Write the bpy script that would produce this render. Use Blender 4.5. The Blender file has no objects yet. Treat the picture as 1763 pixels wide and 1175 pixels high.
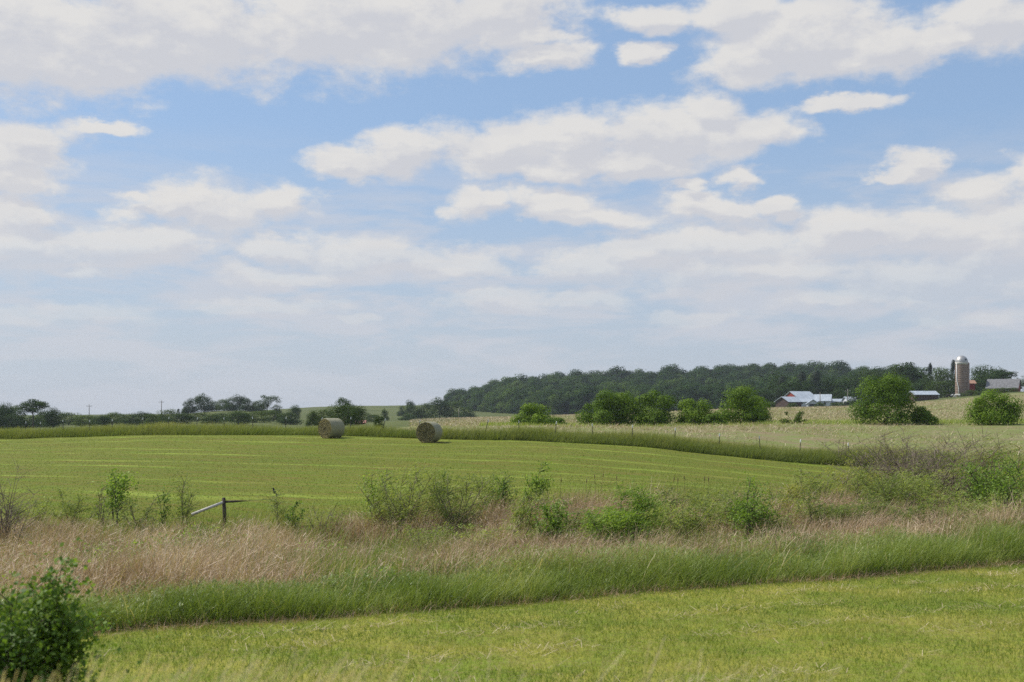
import bpy, math, random
import numpy as np
from mathutils import Vector, Matrix
R = math.radians
rng = np.random.default_rng(7)
random.seed(7)
S = bpy.context.scene
C = S.collection

# ------------------------------------------------------------------ camera
F = 1959.0          # focal length in pixels of the 1763 px wide photograph (40 mm lens)
EYE = 4.0
cam_d = bpy.data.cameras.new('camera')
cam = bpy.data.objects.new('camera', cam_d); C.objects.link(cam)
cam.location = (0, 0, EYE); cam.rotation_euler = (R(90), 0, 0)
cam_d.sensor_width = 36.0; cam_d.lens = 40.0; cam_d.shift_y = 117.5/1763
cam_d.clip_start = 0.1; cam_d.clip_end = 9000
cam_d.dof.use_dof = True; cam_d.dof.focus_distance = 70; cam_d.dof.aperture_fstop = 1.7
S.camera = cam

# ------------------------------------------------------------------ sky and sun
SUN_AZ, SUN_EL = -70.0, 50.0       # degrees from the view direction (negative = left)
w = bpy.data.worlds.new('World'); S.world = w; w.use_nodes = True
nt = w.node_tree; nt.nodes.clear()
def wire(nt, a, b): nt.links.new(a, b)
def N(nt, t, **kw):
    n = nt.nodes.new(t)
    for k, v in kw.items(): setattr(n, k, v)
    return n
def M(nt, op, a, b=None, c=None, clamp=False):
    n = nt.nodes.new('ShaderNodeMath'); n.operation = op; n.use_clamp = clamp
    for i, x in enumerate((a, b, c)):
        if x is None: continue
        if isinstance(x, (int, float)): n.inputs[i].default_value = x
        else: nt.links.new(x, n.inputs[i])
    return n.outputs[0]
def MIX(nt, f, a, b, blend='MIX'):
    n = nt.nodes.new('ShaderNodeMix'); n.data_type = 'RGBA'; n.blend_type = blend
    for i, x in ((0, f), (6, a), (7, b)):
        if isinstance(x, (int, float)): n.inputs[i].default_value = x
        elif isinstance(x, tuple): n.inputs[i].default_value = (*x, 1) if len(x) == 3 else x
        else: nt.links.new(x, n.inputs[i])
    return n.outputs[2]
def MAPR(nt, x, a, b, c=0.0, d=1.0, smooth=True):
    n = nt.nodes.new('ShaderNodeMapRange'); n.interpolation_type = 'SMOOTHSTEP' if smooth else 'LINEAR'
    nt.links.new(x, n.inputs[0])
    for i, v in enumerate((a, b, c, d)): n.inputs[i+1].default_value = v
    return n.outputs[0]
def NOISE(nt, vec, scale, detail=3, rough=.5, dist=0.0, dim='3D'):
    n = nt.nodes.new('ShaderNodeTexNoise'); n.noise_dimensions = dim
    if vec is not None: nt.links.new(vec, n.inputs['Vector'])
    n.inputs['Scale'].default_value = scale; n.inputs['Detail'].default_value = detail
    n.inputs['Roughness'].default_value = rough; n.inputs['Distortion'].default_value = dist
    return n.outputs[0]

# clouds as (column, row, half width, half height) ellipses of the sky, turned into azimuth and elevation
CLOUDS = [
 (-20,60,260,100),(130,80,190,92),(330,55,300,98),(560,50,280,92),(700,42,200,74),(850,25,170,66),(170,112,150,56),
 (935,100,98,27),(925,60,90,26),(1095,93,38,22),
 (1400,62,200,72),(1300,100,120,46),(1520,85,110,58),(1440,110,130,34),(1700,38,118,62),(1620,80,60,32),(1110,30,90,24),(1260,25,100,40),
 (50,235,98,38),(20,272,110,46),(20,304,90,22),(160,218,60,13),
 (590,279,80,26),(700,262,110,42),(850,250,130,54),(1010,255,140,60),(1150,232,130,66),(1220,190,90,38),(1270,225,110,48),(1100,285,140,26),(1460,180,100,14),(960,290,190,22),
 (820,352,60,36),(960,352,110,40),(1000,376,150,20),(1220,352,80,28),(1330,352,58,19),(1285,300,48,22),(1190,315,40,16),
 (1570,280,46,28),(1540,300,40,15),(1680,330,90,34),(1770,300,60,40),
 (215,333,30,14),(270,350,80,32),(370,362,110,50),(470,350,85,34),(40,365,86,36),(60,420,170,56),(240,420,170,48),(130,462,90,16),
 (480,430,110,28),(620,440,170,42),(780,448,120,30),(520,472,170,20),
 (1010,458,96,32),(1120,430,110,42),(1270,415,160,48),(1450,405,160,44),(1620,400,150,50),(1740,420,130,90),(1300,470,300,44),(1600,480,250,50),
 (450,524,140,24),(610,545,55,12),(850,525,100,27),(1000,512,120,22),(1440,520,130,20),(1560,512,90,16),(90,540,170,26),(1200,545,110,18),(1680,535,110,22),
]
cg = bpy.data.node_groups.new('cloud_field', 'ShaderNodeTree')
cg.interface.new_socket('p', in_out='INPUT', socket_type='NodeSocketVector')
cg.interface.new_socket('d', in_out='OUTPUT', socket_type='NodeSocketFloat')
gi = cg.nodes.new('NodeGroupInput'); go = cg.nodes.new('NodeGroupOutput')
# gentle warp so the outlines are ragged, finer and flatter towards the horizon
sp = N(cg, 'ShaderNodeVectorMath', operation='MULTIPLY'); cg.links.new(gi.outputs[0], sp.inputs[0]); sp.inputs[1].default_value = (12, 24, 1)
wn = N(cg, 'ShaderNodeTexNoise'); cg.links.new(sp.outputs[0], wn.inputs['Vector'])
wn.inputs['Scale'].default_value = 1.0; wn.inputs['Detail'].default_value = 5; wn.inputs['Roughness'].default_value = .6
w1 = N(cg, 'ShaderNodeVectorMath', operation='SUBTRACT'); cg.links.new(wn.outputs[1], w1.inputs[0]); w1.inputs[1].default_value = (.5, .5, .5)
w2 = N(cg, 'ShaderNodeVectorMath', operation='MULTIPLY_ADD'); cg.links.new(w1.outputs[0], w2.inputs[0]); w2.inputs[1].default_value = (.09, .045, 0); cg.links.new(gi.outputs[0], w2.inputs[2])
cur = None
for (cx, cy, rx, ry) in CLOUDS:
    u = (cx-881.5)/F; v = (705-cy)/F
    a = math.atan(u); e = math.atan(v*math.cos(a))
    ia, ie = F/(rx*1.03)/math.cos(a), F/(ry*1.0)
    n = N(cg, 'ShaderNodeVectorMath', operation='MULTIPLY_ADD'); cg.links.new(w2.outputs[0], n.inputs[0])
    n.inputs[1].default_value = (ia, ie, 0); n.inputs[2].default_value = (-a*ia, -e*ie, 0)
    l = N(cg, 'ShaderNodeVectorMath', operation='LENGTH'); cg.links.new(n.outputs[0], l.inputs[0])
    if cur is None: cur = l.outputs['Value']
    else:
        m = N(cg, 'ShaderNodeMath', operation='SMOOTH_MIN'); cg.links.new(cur, m.inputs[0]); cg.links.new(l.outputs['Value'], m.inputs[1]); m.inputs[2].default_value = .25
        cur = m.outputs[0]
sx = N(cg, 'ShaderNodeVectorMath', operation='MULTIPLY'); cg.links.new(gi.outputs[0], sx.inputs[0]); sx.inputs[1].default_value = (20, 33, 1)
fn = NOISE(cg, sx.outputs[0], 1.0, 8, .64)
d = M(cg, 'ADD', M(cg, 'SUBTRACT', 1.0, cur), M(cg, 'MULTIPLY', M(cg, 'SUBTRACT', fn, .5), 1.5))
# the rest of the sky, outside the picture, carries ordinary scattered cloud
sb = N(cg, 'ShaderNodeSeparateXYZ'); cg.links.new(gi.outputs[0], sb.inputs[0])
out_el = MAPR(cg, sb.outputs[1], .36, .46); out_az = MAPR(cg, M(cg, 'ABSOLUTE', sb.outputs[0]), .50, .62)
outm = M(cg, 'MAXIMUM', out_el, out_az)
s4 = N(cg, 'ShaderNodeVectorMath', operation='MULTIPLY'); cg.links.new(gi.outputs[0], s4.inputs[0]); s4.inputs[1].default_value = (3.5, 7, 1)
gn_ = M(cg, 'MULTIPLY', M(cg, 'SUBTRACT', NOISE(cg, s4.outputs[0], 1.0, 6, .6), .5), 4.0)
mx = N(cg, 'ShaderNodeMix'); cg.links.new(outm, mx.inputs[0]); cg.links.new(d, mx.inputs[2]); cg.links.new(gn_, mx.inputs[3])
cg.links.new(mx.outputs[0], go.inputs[0])

tc = N(nt, 'ShaderNodeTexCoord')
sxyz = N(nt, 'ShaderNodeSeparateXYZ'); wire(nt, tc.outputs['Generated'], sxyz.inputs[0])
az = M(nt, 'ARCTAN2', sxyz.outputs[0], sxyz.outputs[1]); el = M(nt, 'ARCSINE', sxyz.outputs[2])
cp = N(nt, 'ShaderNodeCombineXYZ'); wire(nt, az, cp.inputs[0]); wire(nt, el, cp.inputs[1])
g1 = N(nt, 'ShaderNodeGroup', node_tree=cg); wire(nt, cp.outputs[0], g1.inputs[0])
of = N(nt, 'ShaderNodeVectorMath', operation='ADD'); wire(nt, cp.outputs[0], of.inputs[0]); of.inputs[1].default_value = (-.006, .011, 0)
g2 = N(nt, 'ShaderNodeGroup', node_tree=cg); wire(nt, of.outputs[0], g2.inputs[0])
sky = N(nt, 'ShaderNodeTexSky', sky_type='NISHITA'); sky.sun_disc = False
sky.sun_elevation = R(SUN_EL); sky.sun_rotation = R(SUN_AZ); sky.dust_density = .6; sky.air_density = 1.0; sky.ozone_density = 1.5
STR = 0.1
lowhaze = MAPR(nt, el, .0, .24, 1.0, 0.0, False)
alpha = M(nt, 'MULTIPLY', MAPR(nt, g1.outputs[0], -.17, .46), MAPR(nt, el, .03, .18, .16, .95))
dd = M(nt, 'SUBTRACT', g1.outputs[0], g2.outputs[0])
lit = M(nt, 'ADD', MAPR(nt, dd, -.35, .55), MAPR(nt, g2.outputs[0], .15, .9, .18, -.22), clamp=True)
sv = N(nt, 'ShaderNodeVectorMath', operation='MULTIPLY'); wire(nt, cp.outputs[0], sv.inputs[0]); sv.inputs[1].default_value = (14, 34, 1)
tone = MAPR(nt, NOISE(nt, sv.outputs[0], 1.0, 5, .55), .35, .68, -.28, .28)
lit = M(nt, 'ADD', lit, tone, clamp=True)
ccol = MIX(nt, lit, tuple(x/STR for x in (.625, .63, .665)), tuple(x/STR for x in (.77, .752, .728)))
skyc = MIX(nt, 1.0, sky.outputs[0], (1.0, 1.0, 1.0), 'MULTIPLY')
SKYMUL = skyc.node.inputs[7]
SKYMUL.default_value = (1.22, 1.22, 1.25, 1)
skyc = MIX(nt, .55, skyc, tuple(x/STR for x in (.335, .50, .75)))
hz = MIX(nt, M(nt, 'MULTIPLY', lowhaze, .85), skyc, tuple(x/STR for x in (.50, .545, .615)))
sv2 = N(nt, 'ShaderNodeVectorMath', operation='MULTIPLY'); wire(nt, cp.outputs[0], sv2.inputs[0]); sv2.inputs[1].default_value = (7, 34, 1)
veil = M(nt, 'MULTIPLY', MAPR(nt, NOISE(nt, sv2.outputs[0], 1.0, 7, .62, .3), .42, .60), M(nt, 'MULTIPLY', MAPR(nt, el, .0, .07, .3, .65), MAPR(nt, el, .13, .25, 1, .0)))
hz = MIX(nt, veil, hz, tuple(x/STR for x in (.62, .63, .68)))
fin = MIX(nt, alpha, hz, ccol)
bg = N(nt, 'ShaderNodeBackground'); wire(nt, fin, bg.inputs[0]); bg.inputs[1].default_value = STR
wo = N(nt, 'ShaderNodeOutputWorld'); wire(nt, bg.outputs[0], wo.inputs[0])

sd = bpy.data.lights.new('sun', 'SUN'); sun = bpy.data.objects.new('sun', sd); C.objects.link(sun)
sd.energy = 5.0; sd.angle = R(.5); sd.color = (1.0, .95, .87)
sdir = Vector((math.sin(R(SUN_AZ))*math.cos(R(SUN_EL)), math.cos(R(SUN_AZ))*math.cos(R(SUN_EL)), math.sin(R(SUN_EL))))
sun.rotation_euler = sdir.to_track_quat('Z', 'Y').to_euler()
vs = S.view_settings; vs.view_transform = 'Standard'; vs.look = 'None'; vs.exposure = 0.0; vs.gamma = 1.0
cy = S.cycles
cy.max_bounces = 6; cy.diffuse_bounces = 3; cy.transmission_bounces = 4; cy.transparent_max_bounces = 8; cy.volume_bounces = 0
cy.use_denoising = False; cy.denoising_prefilter = 'ACCURATE'; cy.denoising_input_passes = 'RGB_ALBEDO_NORMAL'

# ------------------------------------------------------------------ terrain
def pchip(xk, yk, x):
    """monotone cubic through knots; yk (n, m) -> (len(x), m)"""
    xk = np.asarray(xk, float); yk = np.asarray(yk, float); h = np.diff(xk)[:, None]; dl = np.diff(yk, axis=0)/h
    m = np.zeros_like(yk)
    a, b = dl[:-1], dl[1:]; w1 = 2*h[1:]+h[:-1]; w2 = h[1:]+2*h[:-1]
    with np.errstate(all='ignore'):
        hm = (w1+w2)/(w1/a+w2/b)
    m[1:-1] = np.where(a*b > 0, hm, 0); m[0] = dl[0]; m[-1] = dl[-1]
    i = np.clip(np.searchsorted(xk, x)-1, 0, len(xk)-2); hh = (xk[i+1]-xk[i])[:, None]; t = ((x-xk[i])[:, None]/hh)
    t = np.clip(t, 0, 1)
    return ((2*t**3-3*t**2+1)*yk[i]+(t**3-2*t**2+t)*hh*m[i]+(-2*t**3+3*t**2)*yk[i+1]+(t**3-t**2)*hh*m[i+1])
COLS = [-700, 0, 150, 300, 400, 570, 740, 900, 1100, 1300, 1460, 1650, 1763, 2500]
TAB = {
 2:   [2.3]*14,
 6:   [2.1]*14,
 9:   [1.2]*14,
 13:  [.30]*14,
 16:  [.05]*14,
 20:  [0]*14,
 25:  [-.25,-.12,-.1,-.05,-.05,-.05,0,0,0,0,0,0,0,0],
 30:  [-.6,-.6,-.6,-.55,-.55,-.5,-.45,-.4,-.3,-.2,-.1,0,0,0],
 36:  [-.7,-.7,-.7,-.7,-.7,-.65,-.6,-.55,-.5,-.45,-.4,-.35,-.3,-.2],
 40:  [-.72,-.72,-.72,-.72,-.72,-.6,-.45,-.35,-.2,-.2,-.3,-.35,-.3,-.2],
 46:  [-.15,-.15,-.15,-.12,-.1,.0,.2,.45,.5,.3,.05,-.05,-.05,0],
 55:  [.4,.45,.48,.52,.55,.6,.65,.7,.6,.3,.05,.1,.15,.2],
 72:  [.9,1.0,1.15,1.35,1.4,1.5,1.55,1.6,1.35,.8,.45,.45,.5,.5],
 84:  [1.2,1.35,1.65,1.95,2.0,2.03,1.95,1.92,1.7,1.2,.8,.8,.9,.9],
 95:  [1.4,1.55,1.8,2.03,2.05,2.08,2.05,2.0,1.85,1.5,1.2,1.2,1.3,1.3],
 140: [1,1,1.3,1.5,1.6,1.7,1.9,2.0,1.93,2.2,2.35,2.4,2.5,2.6],
 200: [0,0,.3,.5,.7,1,1.6,1.85,2.1,2.8,3.1,3.4,3.6,4],
 300: [-1.5,-1.5,-1.2,-1,-.8,-.5,1.3,2,2.9,4.0,4.6,6.1,7.1,9],
 450: [-2.5,-2.5,-1.5,-.5,1.0,-1.5,-1,0,2.0,4.6,5.2,9,11,13],
 600: [-3,-2,0,1.2,3.4,0,-1,-1,1,4.3,5.5,11,12,14],
 850: [-3,-2,-1.5,-1,.5,3,1,3,6,9,11,14,16,16],
 1050:[-3,-2,-1.5,-.5,1.5,6.6,8,19.5,25,30.5,29,19,17,16],
 1250:[-4,-3,-2,-1,1,6,7,15,18,22,22,20,20,20],
 1600:[-4,-4,-4,-4,-2,0,0,0,0,0,0,0,0,0],
}
YK = np.array(sorted(TAB)); UK = (np.array(COLS)-881.5)/F
LY = np.linspace(math.log(2), math.log(1600), 700); UU = np.linspace(UK[0], UK[-1], 400)
_t = pchip(np.log(YK), np.array([TAB[k] for k in YK], float), LY)      # (700, cols)
DT = pchip(UK, _t.T, UU).T                                             # (700, 400)
def vnoise(x, y, seed=0):
    """value noise 0..1"""
    xi = np.floor(x).astype(np.int64); yi = np.floor(y).astype(np.int64); fx = x-xi; fy = y-yi
    fx = fx*fx*(3-2*fx); fy = fy*fy*(3-2*fy)
    def h(a, b):
        n = (a*374761393 + b*668265263 + seed*974711) & 0x7fffffff
        n = ((n ^ (n >> 13))*1274126177) & 0x7fffffff
        return ((n ^ (n >> 16)) & 0xffff)/65535.0
    return (h(xi, yi)*(1-fx)+h(xi+1, yi)*fx)*(1-fy)+(h(xi, yi+1)*(1-fx)+h(xi+1, yi+1)*fx)*fy
def fbm(x, y, seed=0, o=3):
    s = 0; a = .5; t = 0
    for k in range(o): s = s+a*vnoise(x*2**k, y*2**k, seed+k*17); t += a; a *= .5
    return s/t
def hz_(X, Y):
    X = np.asarray(X, float); Y = np.asarray(Y, float)
    Yc = np.clip(Y, 2, 1599); u = np.clip(X/np.maximum(Yc, 14), UU[0], UU[-1])
    a = (np.log(Yc)-LY[0])/(LY[-1]-LY[0])*(len(LY)-1); b = (u-UU[0])/(UU[-1]-UU[0])*(len(UU)-1)
    i = np.clip(a.astype(int), 0, len(LY)-2); j = np.clip(b.astype(int), 0, len(UU)-2); fa = a-i; fb = b-j
    z = (DT[i, j]*(1-fb)+DT[i, j+1]*fb)*(1-fa)+(DT[i+1, j]*(1-fb)+DT[i+1, j+1]*fb)*fa
    return z + (fbm(X*.35, Y*.35, 3)-.5)*.10*np.clip(Y/20, .3, 1) + (fbm(X*.03, Y*.03, 5)-.5)*.02*np.clip(Y-120, 0, 150)/10
def H(x, y): return float(hz_(np.array([x]), np.array([y]))[0])
def PX(col, Y): return (col-881.5)/F*Y
EDGE = lambda X: 23.35+.45*X                      # far edge of the mown verge
FENCE = lambda X: 72+.359*(21.3-X)               # line of the far fence

# ------------------------------------------------------------------ mesh helpers
def mesh_np(name, verts, faces, mat, smooth=False, fattr=None, vattr=None):
    """faces: (n,3) or (n,4) array"""
    me = bpy.data.meshes.new(name); verts = np.asarray(verts, np.float32).reshape(-1, 3); faces = np.asarray(faces, np.int32)
    k = faces.shape[1]; n = len(faces)
    me.vertices.add(len(verts)); me.vertices.foreach_set('co', verts.ravel())
    me.loops.add(n*k); me.loops.foreach_set('vertex_index', faces.ravel())
    me.polygons.add(n); me.polygons.foreach_set('loop_start', np.arange(0, n*k, k, dtype=np.int32))
    try: me.polygons.foreach_set('loop_total', np.full(n, k, np.int32))
    except Exception: pass
    if smooth: me.polygons.foreach_set('use_smooth', np.ones(n, bool))
    for nm, a in (fattr or {}).items():
        at = me.attributes.new(nm, 'FLOAT', 'FACE'); at.data.foreach_set('value', np.asarray(a, np.float32))
    for nm, a in (vattr or {}).items():
        at = me.attributes.new(nm, 'FLOAT', 'POINT'); at.data.foreach_set('value', np.asarray(a, np.float32))
    me.update(calc_edges=True)
    if mat: me.materials.append(mat)
    return me
def obj(name, me, parent=None, loc=None, **props):
    o = bpy.data.objects.new(name, me); C.objects.link(o)
    if parent: o.parent = parent
    if loc is not None: o.location = loc
    for k, v in props.items(): o[k] = v
    return o
def thing(name, label, cat, loc, rz=0, group=None, scale=None):
    o = bpy.data.objects.new(name, None); C.objects.link(o); o.location = loc; o.rotation_euler = (0, 0, rz); o.empty_display_size = .2
    o['label'] = label; o['category'] = cat
    if group: o['group'] = group
    if scale: o.scale = scale
    return o
class MB:
    """collects simple solids in one mesh"""
    def __init__(s): s.v = []; s.f = []
    def add(s, vs, fs):
        b = len(s.v); s.v += [tuple(v) for v in vs]; s.f += [tuple(i+b for i in f) for f in fs]
    def box(s, x0, x1, y0, y1, z0, z1):
        s.add([(x, y, z) for z in (z0, z1) for y in (y0, y1) for x in (x0, x1)], [(0,2,3,1),(4,5,7,6),(0,1,5,4),(2,6,7,3),(0,4,6,2),(1,3,7,5)])
    def tube(s, pts, rad, n=6, cap=True):
        pts = [Vector(p) for p in pts]; rings = []
        for i, p in enumerate(pts):
            d = (pts[min(i+1, len(pts)-1)]-pts[max(i-1, 0)]).normalized()
            a = d.cross(Vector((0, 0, 1)) if abs(d.z) < .9 else Vector((1, 0, 0))).normalized(); b = d.cross(a)
            r = rad[i] if hasattr(rad, '__len__') else rad
            rings.append([p+(a*math.cos(t)+b*math.sin(t))*r for t in [2*math.pi*k/n for k in range(n)]])
        vs = [v for r in rings for v in r]; fs = []
        for i in range(len(pts)-1):
            for k in range(n): fs.append((i*n+k, i*n+(k+1) % n, (i+1)*n+(k+1) % n, (i+1)*n+k))
        if cap: fs.append(tuple(range(n))[::-1]); fs.append(tuple((len(pts)-1)*n+k for k in range(n)))
        s.add(vs, fs)
    def lathe(s, prof, n=32, close=False):
        vs = [(r*math.cos(2*math.pi*k/n), r*math.sin(2*math.pi*k/n), z) for r, z in prof for k in range(n)]
        fs = [(i*n+k, i*n+(k+1) % n, (i+1)*n+(k+1) % n, (i+1)*n+k) for i in range(len(prof)-1) for k in range(n)]
        s.add(vs, fs)
    def prism(s, poly, d0, d1, axis='y'):
        n = len(poly)
        f = (lambda a, b, c: (a, c, b)) if axis == 'y' else (lambda a, b, c: (c, a, b))
        vs = [f(a, b, d0) for a, b in poly]+[f(a, b, d1) for a, b in poly]
        s.add(vs, [tuple(range(n))[::-1], tuple(range(n, 2*n))]+[(i, (i+1) % n, n+(i+1) % n, n+i) for i in range(n)])
    def mesh(s, name, mat, smooth=False, recalc=True):
        import bmesh
        me = bpy.data.meshes.new(name); me.from_pydata(s.v, [], s.f)
        if recalc:
            bm = bmesh.new(); bm.from_mesh(me); bmesh.ops.recalc_face_normals(bm, faces=bm.faces[:]); bm.to_mesh(me); bm.free()
        if smooth: me.polygons.foreach_set('use_smooth', [True]*len(me.polygons))
        me.materials.append(mat); me.update()
        return me

# ------------------------------------------------------------------ materials
def newmat(name):
    m = bpy.data.materials.new(name); m.use_nodes = True; m.node_tree.nodes.clear(); return m, m.node_tree
def ramp(nt, fac, stops):
    r = nt.nodes.new('ShaderNodeValToRGB'); e = r.color_ramp.elements
    while len(e) < len(stops): e.new(.5)
    for x, (p, c) in zip(e, stops): x.position = p; x.color = (*c, 1)
    nt.links.new(fac, r.inputs[0]); return r.outputs[0]
def leafmat(name, cols, trans=.3, rough=.55, spec=.25, clump=.35, cscale=1.2, yellow=None):
    """cols: list of colours picked by a per-leaf random value; clump: shade variety between branches"""
    m, nt = newmat(name)
    at = nt.nodes.new('ShaderNodeAttribute'); at.attribute_name = 'v'
    tc = nt.nodes.new('ShaderNodeTexCoord')
    nz = NOISE(nt, tc.outputs['Object'], cscale, 2)
    f = M(nt, 'ADD', M(nt, 'MULTIPLY', at.outputs['Fac'], 1-clump), M(nt, 'MULTIPLY', nz, clump))
    col = ramp(nt, f, [(i/(len(cols)-1), c) for i, c in enumerate(cols)])
    oi = nt.nodes.new('ShaderNodeObjectInfo')
    hs = nt.nodes.new('ShaderNodeHueSaturation'); nt.links.new(col, hs.inputs['Color'])
    nt.links.new(MAPR(nt, oi.outputs['Random'], 0, 1, .75, 1.25, False), hs.inputs['Value'])
    nt.links.new(MAPR(nt, oi.outputs['Random'], 0, 1, .508, .492, False), hs.inputs['Hue'])
    p = nt.nodes.new('ShaderNodeBsdfPrincipled'); nt.links.new(hs.outputs[0], p.inputs['Base Color'])
    p.inputs['Roughness'].default_value = rough; p.inputs['Specular IOR Level'].default_value = spec
    t = nt.nodes.new('ShaderNodeBsdfTranslucent')
    nt.links.new(MIX(nt, 1.0, hs.outputs[0], (1.25, 1.25, .55), 'MULTIPLY'), t.inputs[0])
    mx = nt.nodes.new('ShaderNodeMixShader'); mx.inputs[0].default_value = trans
    nt.links.new(p.outputs[0], mx.inputs[1]); nt.links.new(t.outputs[0], mx.inputs[2])
    o = nt.nodes.new('ShaderNodeOutputMaterial'); nt.links.new(mx.outputs[0], o.inputs[0]); return m
def surf(name, c1, c2, scale=4, rough=.8, metal=0, spec=.3, bump=0.0, detail=5, stretch=None, lo=.35, hi=.65):
    m, nt = newmat(name)
    tc = nt.nodes.new('ShaderNodeTexCoord'); v = tc.outputs['Object']
    if stretch:
        q = nt.nodes.new('ShaderNodeVectorMath'); q.operation = 'MULTIPLY'; nt.links.new(v, q.inputs[0]); q.inputs[1].default_value = stretch; v = q.outputs[0]
    nz = NOISE(nt, v, scale, detail, .6)
    p = nt.nodes.new('ShaderNodeBsdfPrincipled')
    nt.links.new(MIX(nt, MAPR(nt, nz, lo, hi), c1, c2), p.inputs['Base Color'])
    p.inputs['Roughness'].default_value = rough; p.inputs['Metallic'].default_value = metal; p.inputs['Specular IOR Level'].default_value = spec
    if bump:
        b = nt.nodes.new('ShaderNodeBump'); nt.links.new(nz, b.inputs['Height']); b.inputs['Distance'].default_value = bump; nt.links.new(b.outputs[0], p.inputs['Normal'])
    o = nt.nodes.new('ShaderNodeOutputMaterial'); nt.links.new(p.outputs[0], o.inputs[0]); return m

def groundmat(name, build):
    m, nt = newmat(name)
    g = nt.nodes.new('ShaderNodeNewGeometry'); pos = g.outputs['Position']
    col, h, bd = build(nt, pos)
    p = nt.nodes.new('ShaderNodeBsdfPrincipled'); nt.links.new(col, p.inputs['Base Color']); p.inputs['Roughness'].default_value = .9
    p.inputs['Specular IOR Level'].default_value = .1
    if h is not None:
        b = nt.nodes.new('ShaderNodeBump'); nt.links.new(h, b.inputs['Height']); b.inputs['Distance'].default_value = bd; nt.links.new(b.outputs[0], p.inputs['Normal'])
    o = nt.nodes.new('ShaderNodeOutputMaterial'); nt.links.new(p.outputs[0], o.inputs[0]); return m
def b_ground(nt, pos):
    n1 = NOISE(nt, pos, .05, 5, .6); n2 = NOISE(nt, pos, 1.5, 4, .6)
    c = MIX(nt, MAPR(nt, n1, .35, .65), (.055, .085, .018), (.10, .13, .030))
    c = MIX(nt, MAPR(nt, n2, .4, .7), c, (.10, .085, .04))
    return c, n2, .05
def b_verge(nt, pos):
    n1 = NOISE(nt, pos, .5, 5, .6); n2 = NOISE(nt, pos, 9, 4, .6)
    c = MIX(nt, MAPR(nt, n1, .35, .65), (.16, .21, .025), (.27, .26, .045))
    c = MIX(nt, MAPR(nt, n2, .45, .75), c, (.24, .20, .07))
    return c, n2, .03
def rowcoord(nt, pos):
    """distance from the fence line, so that mowing rows run along it"""
    d = nt.nodes.new('ShaderNodeVectorMath'); d.operation = 'DOT_PRODUCT'; nt.links.new(pos, d.inputs[0])
    L = math.hypot(.359, 1); d.inputs[1].default_value = (.359/L, 1/L, 0)
    al = nt.nodes.new('ShaderNodeVectorMath'); al.operation = 'DOT_PRODUCT'; nt.links.new(pos, al.inputs[0]); al.inputs[1].default_value = (1/L, -.359/L, 0)
    return d.outputs['Value'], al.outputs['Value']
def b_hay(nt, pos):
    q, al = rowcoord(nt, pos)
    cb = nt.nodes.new('ShaderNodeCombineXYZ'); nt.links.new(M(nt, 'MULTIPLY', al, .10), cb.inputs[0]); nt.links.new(M(nt, 'MULTIPLY', q, .9), cb.inputs[1])
    wob = M(nt, 'ADD', M(nt, 'MULTIPLY', M(nt, 'SINE', M(nt, 'MULTIPLY', al, .11)), .10), M(nt, 'MULTIPLY', M(nt, 'SINE', M(nt, 'ADD', M(nt, 'MULTIPLY', al, .037), M(nt, 'MULTIPLY', q, .25))), .22))
    wob = M(nt, 'ADD', wob, M(nt, 'MULTIPLY', M(nt, 'SINE', M(nt, 'MULTIPLY', q, .83)), .16))
    s = M(nt, 'ADD', M(nt, 'MULTIPLY', q, 1/4.2), wob)
    tri = M(nt, 'PINGPONG', s, .5)                                   # 0 .. .5
    line = MAPR(nt, tri, .0, .16, 1.0, 0.0)
    brk = MAPR(nt, NOISE(nt, cb.outputs[0], 1.0, 6, .8), .42, .62)
    line = M(nt, 'MULTIPLY', line, brk)
    big = NOISE(nt, pos, .035, 4, .6)
    cb2 = nt.nodes.new('ShaderNodeCombineXYZ'); nt.links.new(M(nt, 'MULTIPLY', al, .25), cb2.inputs[0]); nt.links.new(M(nt, 'MULTIPLY', q, 2.2), cb2.inputs[1])
    st = NOISE(nt, cb2.outputs[0], 1.0, 5, .65)
    fine = NOISE(nt, pos, 7, 3, .7)
    c = MIX(nt, MAPR(nt, big, .3, .7), (.105, .150, .014), (.135, .185, .018))
    c = MIX(nt, MAPR(nt, st, .35, .7), c, (.155, .130, .028))
    c = MIX(nt, M(nt, 'MULTIPLY', line, .8), c, (.26, .33, .05))
    c = MIX(nt, MAPR(nt, fine, .45, .85, 0, .55), c, (.085, .085, .02))
    return c, fine, .05
def b_stub(nt, pos):
    q, al = rowcoord(nt, pos)
    big = NOISE(nt, pos, .03, 4, .6); med = NOISE(nt, pos, .35, 5, .65)
    cb2 = nt.nodes.new('ShaderNodeCombineXYZ'); nt.links.new(M(nt, 'MULTIPLY', al, .3), cb2.inputs[0]); nt.links.new(M(nt, 'MULTIPLY', q, 1.6), cb2.inputs[1])
    st = NOISE(nt, cb2.outputs[0], 1.0, 5, .7); fine = NOISE(nt, pos, 5, 3, .7)
    c = MIX(nt, MAPR(nt, big, .35, .65), (.215, .165, .095), (.17, .165, .070))
    c = MIX(nt, MAPR(nt, med, .38, .60, 0, .9), c, (.16, .195, .055))
    c = MIX(nt, MAPR(nt, st, .52, .72, 0, .7), c, (.36, .29, .18))
    c = MIX(nt, MAPR(nt, fine, .5, .8, 0, .5), c, (.10, .085, .04))
    return c, fine, .05
MAT_GROUND = groundmat('ground_grass', b_ground); MAT_VERGE = groundmat('verge_soil_grass', b_verge)
MAT_HAY = groundmat('mown_hay', b_hay); MAT_STUB = groundmat('corn_stubble_soil', b_stub)

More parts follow.
